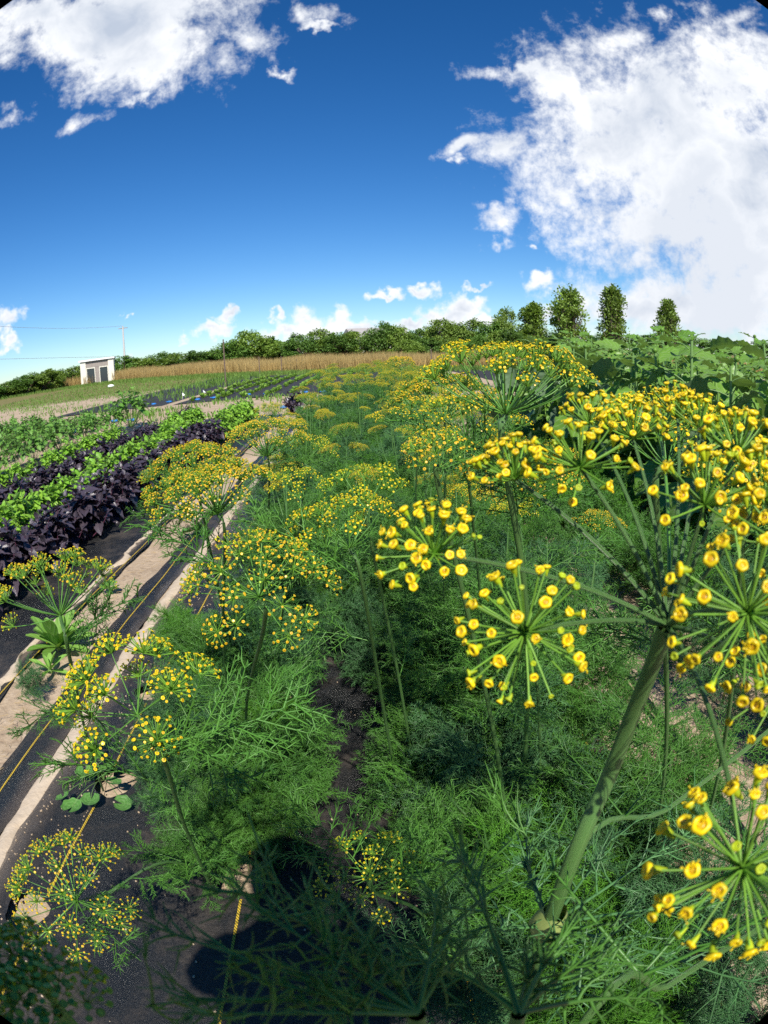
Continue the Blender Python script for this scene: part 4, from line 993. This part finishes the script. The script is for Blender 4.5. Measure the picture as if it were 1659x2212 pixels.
# side stems low at the picture edge
for i, (a, b_, c_, r0, lb) in enumerate([((1200, 1935, .55), (1450, 1742, .60), (1750, 1500, .65), .0028, 'bare green dill shoot crossing behind the thick stem towards the picture edge'),
                                     ((1180, 2330, .30), (1450, 2125, .30), (1720, 1950, .30), .0020, 'dark thin dill stem crossing the bottom corner above the dry soil')]):
    A_, B_, C_ = PT(*a), PT(*b_), PT(*c_)
    t = thing('dill_plant', (A_[0] - .02, A_[1] - .02, 0), lb, 'dill plant', 'bare dill shoots'); o_ = np.array(t.location)
    pth = smooth_path([(0, 0, 0), A_ - o_, B_ - o_, C_ - o_], 24); v, f, uv = stem_mesh(pth, r0, r0*.8, 12); mk('stem', [(v, f, 0, uv)], [M_stem], t)
    coarse(pth[12], [(pth[12] + d_, 8) for d_ in [(.08, .05, .03), (-.04, .08, .03), (.05, -.02, .06)]], .0006, 9 + i, M_dill, t, 'foliage')
# dark foliage right in front of the lens, in the shade of the phone
def shade_frond(hubp, tips, w, seed, label, base_xy):
    hb = PT(*hubp); t = thing('dill_plant', (*base_xy, 0), label, 'dill plant', 'shaded foliage below the lens'); o_ = np.array([*base_xy, 0])
    mk('stem', [(*stem_mesh(smooth_path([(0, 0, 0), (hb - o_)*.55 + [0, 0, .05], hb - o_], 16), .004, .0018, 10)[:2], 0)], [M_stem], t)
    coarse(hb - o_, [(PT(*p) - o_, 12) for p in tips], w, seed, M_dill, t, 'foliage'); return t
shade_frond((900, 2190, .125), [(480, 1900, .14), (380, 2020, .13), (330, 2170, .125), (580, 1880, .15), (640, 1980, .13), (720, 1930, .15), (800, 2030, .13), (940, 1930, .16), (540, 2110, .115), (450, 2190, .11), (1010, 2030, .15)], .00042, 3, 'dark shaded dill foliage close below the lens, spreading over the photographer shadow', (.0, .06))
shade_frond((1120, 2190, .15), [(1010, 1860, .19), (1180, 2030, .18), (850, 2060, .17), (1330, 2060, .20), (1420, 2160, .2), (1250, 1990, .2)], .0006, 4, 'dark shaded dill foliage close below the lens beside the stem node', (.06, .08))
def small_umbel(px, py, ds, axis, lb, base_xy, seed):
    hb = PT(px, py, ds); o_ = np.array([*base_xy, 0]); t = thing('dill_plant', tuple(o_), lb, 'dill plant', 'shaded foliage below the lens'); r_ = np.random.default_rng(seed)
    mk('stem', [(*stem_mesh(smooth_path([(0, 0, 0), (hb - o_)*.6 + [0, 0, .03], hb - o_], 16), .003, .0012, 10)[:2], 0)], [M_stem], t)
    arr = umbel_arrays(9, .011, rad(70), 18, .0055, .0009, 1, r_, 1.3); umbel_part(t, hb - o_, axis, arr, [M_ovary, M_ped, M_ped], 1, 'umbel', (6, 4), seed); return t
small_umbel(75, 2110, .16, (-.2, .2, 1), 'dark unopened dill bud cluster in shade at the lower picture corner', (-.14, .10), 5)
small_umbel(125, 2190, .15, (.1, .2, 1), 'second dark dill bud cluster in shade beside the yellow thread', (-.13, .08), 6)
small_umbel(15, 2200, .15, (.1, .2, 1), 'dark dill bud cluster half outside the lower corner', (-.16, .07), 8)
# ------------------------------------------------------------------ broad-leaved crops
def leaf_tpl(nu, nv, shape, cup=.18, droop=.25, rip=.0):
    """leaf along +X length 1, width from shape(u); UV u,v"""
    U = np.linspace(0, 1, nu); Vv = np.linspace(-1, 1, nv); V, UV = [], []
    for u in U:
        w = shape(u)
        for v in Vv:
            V.append((u - (0 if u > 0 else 0), v*w, cup*w*abs(v)**1.2*1.2 - droop*u*u + rip*math.sin(u*22)*abs(v)*.04)); UV.append((u, v*.5 + .5))
    i, j = np.meshgrid(np.arange(nv-1), np.arange(nu-1), indexing='xy'); a = (j*nv + i).ravel()
    return np.array(V), np.stack([a, a+nv, a+nv+1, a+1], -1), np.array(UV)
ov = lambda k: (lambda u: k*(math.sin(math.pi*min(1, u**.78*1.0))**.85)*(1 - .15*u) + .004)
L_bas = leaf_tpl(9, 7, ov(.35), .24, .30, .8)
def heart(u):
    return .50*max(0, 1 - ((u-.30)/.70)**2 if u > .30 else 1 - ((u-.30)/.36)**2)**.55*(1 - .25*max(0, u-.3)) + .003
L_sun = leaf_tpl(10, 7, heart, .14, .38, 1.6)
L_let = leaf_tpl(6, 5, lambda u: .10 + .28*math.sin(math.pi*min(1, u*.9))**1.2, .5, -.2, 1.5)
L_ros = leaf_tpl(8, 5, lambda u: .035 + .13*math.sin(math.pi*min(1, u**1.6*.97))**.8, .4, .12, 1.2)

def rosette_shoots(tips, dirs, r_, nper, size, open_=1.0):
    """pairs of leaves around shoot tips -> X dirs, positions, scales"""
    pos, X, S = [], [], []
    for p, d in zip(tips, dirs):
        A = frame(d[None])[0]; a0 = r_.uniform(0, 6.28)
        for k in range(nper):
            a = a0 + (k//2)*1.57 + (k % 2)*math.pi + r_.normal(0, .15); lev = k//2
            el = .95 - .42*lev*open_ + r_.normal(0, .12)
            ld = np.array([math.cos(a)*math.cos(el), math.sin(a)*math.cos(el), math.sin(el)])
            X.append(A @ ld); pos.append(p - d*lev*.026*size/.07); S.append(size*(.45 + .28*min(lev, 2))*r_.uniform(.8, 1.15))
    return np.array(pos), np.array(X), np.array(S)

def bushy(name, seed, mat, stem_m, h, rad_, nsh, nper, lsz, cat, tpl=L_bas):
    r_ = np.random.default_rng(seed); t = thing(name, (0, 0, 0), 'x', cat)
    ph = r_.uniform(0, 6.28, nsh); q = np.sqrt(r_.uniform(0, 1, nsh)); rr_ = rad_*q
    tips = np.stack([rr_*np.cos(ph), rr_*np.sin(ph), h*(1 - .55*q**2.2)*r_.uniform(.82, 1.05, nsh)], -1)
    dirs = nrm(np.stack([np.cos(ph)*q*1.0, np.sin(ph)*q*1.0, np.full(nsh, .8)], -1) + r_.normal(0, .12, (nsh, 3)))
    P = bez(np.repeat(np.array([[0, 0, -.01]]), nsh, 0), np.stack([rr_*np.cos(ph)*.7, rr_*np.sin(ph)*.7, tips[:, 2]*.35], -1), tips, 6)
    mk('stem', [(*tubes(P, np.repeat(np.linspace(.0045, .0022, 6)[None], nsh, 0), 5), 0)], [stem_m], t)
    pos, X, S = rosette_shoots(tips, dirs, r_, nper, lsz)
    X[:, 2] -= .05
    M = xframe(X, nrm(np.array([0, 0, 1.]) + r_.normal(0, .22, X.shape)))*S[:, None, None]
    # keep the upper side up on steep leaves
    v, f, uv = inst(tpl[0], tpl[1], M, pos, tpl[2])
    mk('leaves', [(v, f, 0, uv)], [mat], t); return t
M_purp = veinleaf('purple_leaf', (.048, .037, .052), (.088, .068, .086), (.018, .012, .030), .08, .36, .8, 8, None, .07, (1, .3, .6))
M_purps = plain('purple_stem', (.10, .03, .06), .5)
M_gbas = veinleaf('green_basil_leaf', (.20, .46, .035), (.31, .56, .05), (.38, .60, .12), .35, .38, .45, 7, (.26, .42, .12), .05)
M_gst = plain('green_stem', (.16, .28, .08), .5)
M_bean = veinleaf('bean_leaf', (.10, .27, .04), (.18, .36, .06), (.26, .42, .1), .3, .45, .4, 6, (.17, .3, .12), .04)
M_sunf = veinleaf('sunflower_leaf', (.13, .29, .028), (.21, .37, .065), (.30, .42, .17), .32, .42, .45, 5, (.20, .30, .17), .05, (.9, 1, .25), .2, .003)
M_lett = veinleaf('lettuce_leaf', (.22, .42, .05), (.32, .50, .09), (.45, .55, .2), .35, .5, .3, 5, None, .05)
M_ros = veinleaf('rosette_leaf', (.16, .36, .05), (.22, .42, .07), (.35, .5, .18), .3, .5, .3, 4, None, .05)
purpP = [bushy('purple_basil', 101 + k, M_purp, M_purps, .40, .20, 17, 8, .125, 'basil plant') for k in range(3)]
grnP = [bushy('green_basil', 111 + k, M_gbas, M_gst, .42, .19, 20, 8, .10, 'basil plant') for k in range(3)]
beanP = [bushy('bean_plant', 121 + k, M_bean, M_gst, .50, .28, 18, 6, .12, 'bean plant') for k in range(2)]
def rowput(Ps, x, y0, y1, step, lab, group, s0=.85, s1=1.1, jx=.04):
    for i, y in enumerate(np.arange(y0, y1, step)):
        put(Ps[rr.randrange(len(Ps))], x + rr.uniform(-jx, jx), y + rr.uniform(-.05, .05), rr.uniform(0, 6.28), lab % ORD[i], group, rr.uniform(s0, s1))
rowput(purpP, -2.16, 2.7, 8.9, .24, 'purple basil plant in the row beside the bare soil path, %s from the near end', 'purple basil along the soil path', .88, 1.1)
rowput(grnP, -2.66, 3.1, 9.3, .27, 'bright green basil plant between the two purple rows, %s from the near end', 'green basil between the purple rows', .86, 1.08)
rowput(grnP, -2.12, 9.1, 11.4, .28, 'bright green basil plant closing the row past the last purple plant, %s one', 'green basil at the far end of the row', 1.0, 1.2)
rowput(grnP, -3.05, 9.6, 11.4, .30, 'bright green basil plant in the hump behind the purple row, %s one', 'green basil hump', .9, 1.2)
rowput(purpP, -3.40, 4.3, 12.0, .30, 'purple basil plant in the row behind the green basil, %s from the near end', 'purple basil behind the green row', .75, .95)
rowput(grnP, -4.1, 4.8, 9.8, .33, 'green leafy plant behind the second purple row, %s from the near end', 'green plants behind the second purple row', .75, .95)
put(purpP[0], -1.35, 12.9, 1, 'lone dark purple basil plant at the far end of the dill row', 'lone purple basil', 1.3)
for j, x in enumerate([-5.3, -6.1, -7.0, -7.9, -8.8]):
    rowput(beanP, x, 6.2 + .7*j, 12.6 + .35*j, .52, 'leafy green bean plant in the %s bean row, %%s from the near end' % ORD[j], 'bean plants beyond the basil', .85, 1.15, .1)
put(beanP[0], -5.05, 12.9, 2, 'tallest bean plant sticking up at the end of the bean rows', 'tall bean plant', 1.7)

# lettuce rows far off
def lettuce(seed):
    r_ = np.random.default_rng(seed); t = thing('lettuce', (0, 0, 0), 'x', 'lettuce'); n = 22
    a = r_.uniform(0, 6.28, n); el = r_.uniform(.15, 1.2, n); X = np.stack([np.cos(a)*np.cos(el), np.sin(a)*np.cos(el), np.sin(el)], -1)
    M = xframe(X, np.array([[0, 0, 1.]]).repeat(n, 0))*(r_.uniform(.14, .22, n))[:, None, None]
    v, f, uv = inst(L_let[0], L_let[1], M, np.zeros((n, 3)) + [0, 0, .01], L_let[2]); o = mk('leaves', [(v, f, 0, uv)], [M_lett], t)
    mk('core', [(*lathe([(.01, 0), (.05, .02), (.06, .07), (.02, .12)], 8), 0)], [M_lett], t); return t
letP = [lettuce(1), lettuce(2)]
for j, x in enumerate(np.linspace(-5.4, 3.6, 12)):
    for i, y in enumerate(np.arange(19.6, 37, .8)):
        if rr.random() < .06: continue
        put(letP[rr.randrange(2)], x + rr.uniform(-.06, .06), y + rr.uniform(-.1, .1), rr.uniform(0, 6), 'pale green lettuce, %s plant in the %s far row' % (ORD[i], ORD[j]), 'lettuces in the far field rows', rr.uniform(.65, 1.05)).name = 'lettuce'

# sunflowers
def sunflower(seed, h):
    r_ = np.random.default_rng(seed); t = thing('sunflower_plant', (0, 0, 0), 'x', 'sunflower plant')
    path = smooth_path([(0, 0, -.01), (.02, .01, h*.5), (.0, .03, h)], 12); mk('stem', [(*tubes(path, np.linspace(.012, .007, 12), 8), 0)], [M_gst], t)
    n = int(h*22); pos, X, S, pet = [], [], [], []
    for k in range(n):
        z = h*(.16 + .84*k/n); a = k*2.4 + r_.normal(0, .3); s_ = .24*(1 - .55*(k/n)**3)*r_.uniform(.75, 1.15)
        pl = s_*.7; b_ = np.array([.01*math.cos(a), .01*math.sin(a), z]); e = b_ + np.array([math.cos(a)*pl, math.sin(a)*pl, pl*r_.uniform(.2, .6)])
        pet.append(bez(b_, (b_ + e)/2 + [0, 0, .02], e, 5)); el = r_.uniform(-1.0, .05) if k < n-5 else r_.uniform(.0, .7)
        pos.append(e); X.append((math.cos(a)*math.cos(el), math.sin(a)*math.cos(el), math.sin(el))); S.append(s_)
    X = np.array(X); M = xframe(X, nrm(np.array([0, 0, 1.]) + r_.normal(0, .35, X.shape)))*np.array(S)[:, None, None]
    v, f, uv = inst(L_sun[0], L_sun[1], M, np.array(pos), L_sun[2])
    lf = mk('leaves', [(v, f, 0, uv)], [M_sunf], t); mk('leaf_stalks', [(*tubes(np.array(pet), np.full((n, 5), .0035), 5), 0)], [M_gst], lf)
    bud = lathe([(.006, -.03), (.014, -.02), (.018, -.01), (.01, .0), (.002, .004)], 10, 5, .15); mk('bud', [(bud[0] + path[-1], bud[1], 0)], [M_sunf], t); return t
sunP = [sunflower(201, 1.10), sunflower(202, 1.18), sunflower(203, 1.02)]
for j, x in enumerate([2.05, 2.65, 3.3, 4.0, 4.8]):
    for i, y in enumerate(np.arange(2.35 + .1*j, 8.2 + .7*j, .40)):
        put(sunP[rr.randrange(3)], x + rr.uniform(-.1, .1), y + rr.uniform(-.1, .1), rr.uniform(0, 6.28), 'broad-leaved young sunflower, %s plant in the %s row from the path' % (ORD[i], ORD[j]), 'young sunflowers', rr.uniform(.92, 1.2) + .02*j, (rr.uniform(-.06, .06), rr.uniform(-.06, .06)))

# ------------------------------------------------------------------ small weeds near the path
def round_leaf(R, lobes=7):
    n = 28; an = np.linspace(.28, 2*math.pi - .28, n); rr_ = R*(1 + .05*np.cos(an*lobes))
    V = [(0, 0, 0)]; UV = [(0, .5)]
    for k in (.35, .7, 1.0):
        for a, q in zip(an, rr_): V.append((q*k*math.cos(a), q*k*math.sin(a), R*(.22*k*k + .05*k*math.cos(a*lobes)))); UV.append((k, a/6.283))
    Fq, Ft = [], []
    for i in range(n-1):
        Ft.append((0, 1+i, 2+i)); Fq += [(1+i, 1+n+i, 2+n+i, 2+i), (1+n+i, 1+2*n+i, 2+2*n+i, 2+n+i)]
    return np.array(V, float), [np.array(Fq), np.array(Ft)], np.array(UV)
M_mal = veinleaf('mallow_leaf', (.09, .24, .05), (.13, .30, .06), (.2, .36, .12), .25, .5, .35, 3, None, .05)
def mallow(loc, pts, R, label, name='mallow_plant', cat='mallow', group=None):
    t = thing(name, loc, label, cat, group); o_ = np.array(loc); T = round_leaf(R)
    for (p, tl) in pts:
        p = np.array(p) - o_; P = bez((0, 0, 0), (p[0]*.5, p[1]*.5, p[2]*1.1 + .01), p, 8)
        lf = mk('leaf', [(*[(T[0] @ np.array(Euler((tl[0], tl[1], tl[2])).to_matrix()).T*tl[3] + p)], T[1], 0, T[2])], [M_mal], t)
        mk('leaf_stalk', [(*tubes(P, np.full(8, .0011), 6), 0)], [M_gst], lf)
mc = G(225, 1685, 0)
mallow(tuple(mc), [(PT_, (rr.uniform(-.3, .3), rr.uniform(-.3, .3), rr.uniform(0, 6), rr.uniform(.75, 1.15))) for PT_ in [tuple(G(px, py, z)) for px, py, z in [(156, 1743, .05), (136, 1722, .06), (196, 1728, .06), (265, 1736, .05), (245, 1690, .07), (182, 1668, .08), (210, 1595, .12), (205, 1635, .10), (232, 1660, .08), (190, 1610, .13)]]], .030, 'mallow plant with round scalloped leaves growing from a planting hole')
for i, (px, py, R, lb, offs) in enumerate([(238, 1280, .03, 'small round-leaved seedling alone on the bare soil path', .05), (412, 1162, .045, 'round-leaved weed at the path edge beside the dill row', .08), (362, 1060, .05, 'pale round-leaved weed below the purple basil row', .1), (318, 1082, .05, 'single pale round leaf weed under the basil shade', .08), (60, 1225, .03, 'tiny bright weed under the nearest purple basil', .05), (960, 1745, .032, 'bright lime leafy weed lit in the dark gap of dill', .04)]):
    g_ = G(px, py, 0); pts = []
    for k in range(6 if i < 2 or i == 5 else 3):
        a = k*2.4; pts.append(((g_[0] + offs*math.cos(a)*.8, g_[1] + offs*math.sin(a)*.8, .02 + .02*(k % 3) + (.06 if i in (2, 3) else 0)), (rr.uniform(-.4, .4), rr.uniform(-.4, .4), rr.uniform(0, 6), rr.uniform(.7, 1.1))))
    mallow((g_[0], g_[1], .0), pts, R, lb, 'round_leaf_weed', 'weed')
def rosette(px, py, n, L, label, seed):
    g_ = G(px, py, 0); r_ = np.random.default_rng(seed); t = thing('leafy_rosette', (g_[0], g_[1], .0), label, 'weed')
    a = np.arange(n)*2.4; el = np.linspace(.05, 1.2, n) + r_.normal(0, .1, n); X = np.stack([np.cos(a)*np.cos(el), np.sin(a)*np.cos(el), np.sin(el)], -1)
    M = xframe(X, np.array([[0, 0, 1.]]).repeat(n, 0))*(L*r_.uniform(.7, 1.1, n))[:, None, None]
    v, f, uv = inst(L_ros[0], L_ros[1], M, np.zeros((n, 3)) + [0, 0, .015], L_ros[2]); mk('leaves', [(v, f, 0, uv)], [M_ros], t)
    mk('crown', [(*lathe([(.002, 0), (.012, .005), (.01, .02), (.002, .03)], 8), 0)], [M_ros], t)
rosette(128, 1405, 24, .19, 'bright green leafy rosette on the bare soil under the tilted gold umbel', 4)
rosette(110, 1455, 10, .10, 'smaller green rosette just below the large rosette', 5)

# ------------------------------------------------------------------ photographer whose shadow falls into the picture
def person():
    hx, hy = .03, -.52
    t = thing('person', (hx, hy, 0), 'photographer standing behind the phone whose shadow falls over the ground cover', 'person')
    J = {'pel': (0, 0, .95), 'sp': (0, .0, 1.18), 'ch': (0, .0, 1.38), 'nk': (0, .02, 1.52), 'hd': (0, .04, 1.60), 'ht': (0, .05, 1.72)}
    J['lp'] = (-.075, .455, 1.215); J['lq'] = (-.062, .455, 1.245); Rd0 = 0  # extra palm points, added so the hand shades the foliage below the lens
    J['ls'] = (-.17, 0, 1.42); J['le'] = (-.25, .18, 1.17); J['lw'] = (-.13, .38, 1.12); J['lh'] = (-.082, .45, 1.17)
    J['rs'] = (.17, 0, 1.42); J['re'] = (.25, .18, 1.15); J['rw'] = (.09, .38, 1.09); J['rh'] = (.03, .45, 1.14)
    for s, k in ((-1, 'l'), (1, 'r')):
        J[k+'hp'] = (s*.10, 0, .90); J[k+'kn'] = (s*.12, .03, .50); J[k+'an'] = (s*.13, -.01, .09); J[k+'to'] = (s*.15, .14, .035)
    Rd = dict(lp=.040, lq=.028, pel=.15, sp=.14, ch=.15, nk=.06, hd=.095, ht=.08, ls=.075, le=.05, lw=.032, lh=.034, rs=.075, re=.05, rw=.032, rh=.034, lhp=.10, lkn=.065, lan=.045, lto=.035, rhp=.10, rkn=.065, ran=.045, rto=.035)
    E = [('pel', 'sp'), ('sp', 'ch'), ('ch', 'nk'), ('nk', 'hd'), ('hd', 'ht'), ('ch', 'ls'), ('ls', 'le'), ('le', 'lw'), ('lw', 'lh'), ('lh', 'lp'), ('lp', 'lq'), ('ch', 'rs'), ('rs', 're'), ('re', 'rw'), ('rw', 'rh'),
         ('pel', 'lhp'), ('lhp', 'lkn'), ('lkn', 'lan'), ('lan', 'lto'), ('pel', 'rhp'), ('rhp', 'rkn'), ('rkn', 'ran'), ('ran', 'rto')]
    for s, h in (('l', 'lh'), ('r', 'rh')):
        for k in range(5):
            a, b_ = np.array(J[h]), np.array(J[h]); q = (k - 2)*.017; sg = 1 if s == 'l' else -1
            a = a + [sg*.012, .012, q]; b_ = b_ + [sg*.035, .034, q*1.1]
            if k == 4: b_ = np.array(J[h]) + [sg*.005, .045, .045]
            J['%sf%d' % (s, k)] = tuple(a); J['%sg%d' % (s, k)] = tuple(b_); Rd['%sf%d' % (s, k)] = .009; Rd['%sg%d' % (s, k)] = .007
            E += [(h, '%sf%d' % (s, k)), ('%sf%d' % (s, k), '%sg%d' % (s, k))]
    names = list(J); me = bpy.data.meshes.new('body'); me.from_pydata([J[n] for n in names], [(names.index(a), names.index(b)) for a, b in E], [])
    o = bpy.data.objects.new('body', me); C.objects.link(o); o.parent = t
    sk = o.modifiers.new('skin', 'SKIN'); sk.use_smooth_shade = True; o.modifiers.new('sub', 'SUBSURF').render_levels = 1
    for i, n in enumerate(names):
        v = me.skin_vertices[0].data[i]; v.radius = (Rd[n], Rd[n]*(.72 if n in ('pel', 'sp', 'ch') else 1)); v.use_root = n == 'pel'
    m, nt, N, L, b = nodes('clothes_and_skin'); tt = N.new('ShaderNodeTexCoord'); s = N.new('ShaderNodeSeparateXYZ'); L.new(tt.outputs['Object'], s.inputs[0])
    c = mixc(nt, mth(nt, 'GREATER_THAN', s.outputs[2], .95), (.03, .05, .12), (.25, .27, .30)); c = mixc(nt, mth(nt, 'MAXIMUM', mth(nt, 'GREATER_THAN', s.outputs[2], 1.5), mth(nt, 'GREATER_THAN', s.outputs[1], .24)), c, (.5, .3, .2))
    L.new(c, b.inputs['Base Color']); b.inputs['Roughness'].default_value = .8; me.materials.append(m)
    hv, hf = lathe([(.01, .115), (.06, .10), (.098, .05), (.108, 0), (.102, -.05), (.08, -.07)], 16); mk('hair', [(hv + [0, .025, 1.70], hf, 0)], [plain('hair_brown', (.06, .035, .02), .6)], t)
    return t
person()
ph = thing('smartphone', (0, -.03, H), 'dark smartphone held in two hands at the photographing position', 'phone')
bx = boxp(-.038, .038, -.008, 0, -.112, .035); mk('case', [(*bx, 0)], [plain('phone_black', (.02, .02, .022), .3)], ph, smooth=False)
mk('screen', [(np.array([(-.034, -.0095, -.108), (.034, -.0095, -.108), (.034, -.0095, .031), (-.034, -.0095, .031)]), np.array([(0, 1, 2, 3)]), 0)], [M_glass], ph, smooth=False)
mk('lens_ring', [(*[(lathe([(.012, 0), (.013, .003), (.0105, .006), (.010, .003)], 20)[0] @ np.array(Matrix.Rotation(-math.pi/2, 3, 'X')).T + [0, .0006, 0])], lathe([(.012, 0), (.013, .003), (.0105, .006), (.010, .003)], 20)[1], 0)], [plain('ring_black', (.02, .02, .02), .3)], ph)
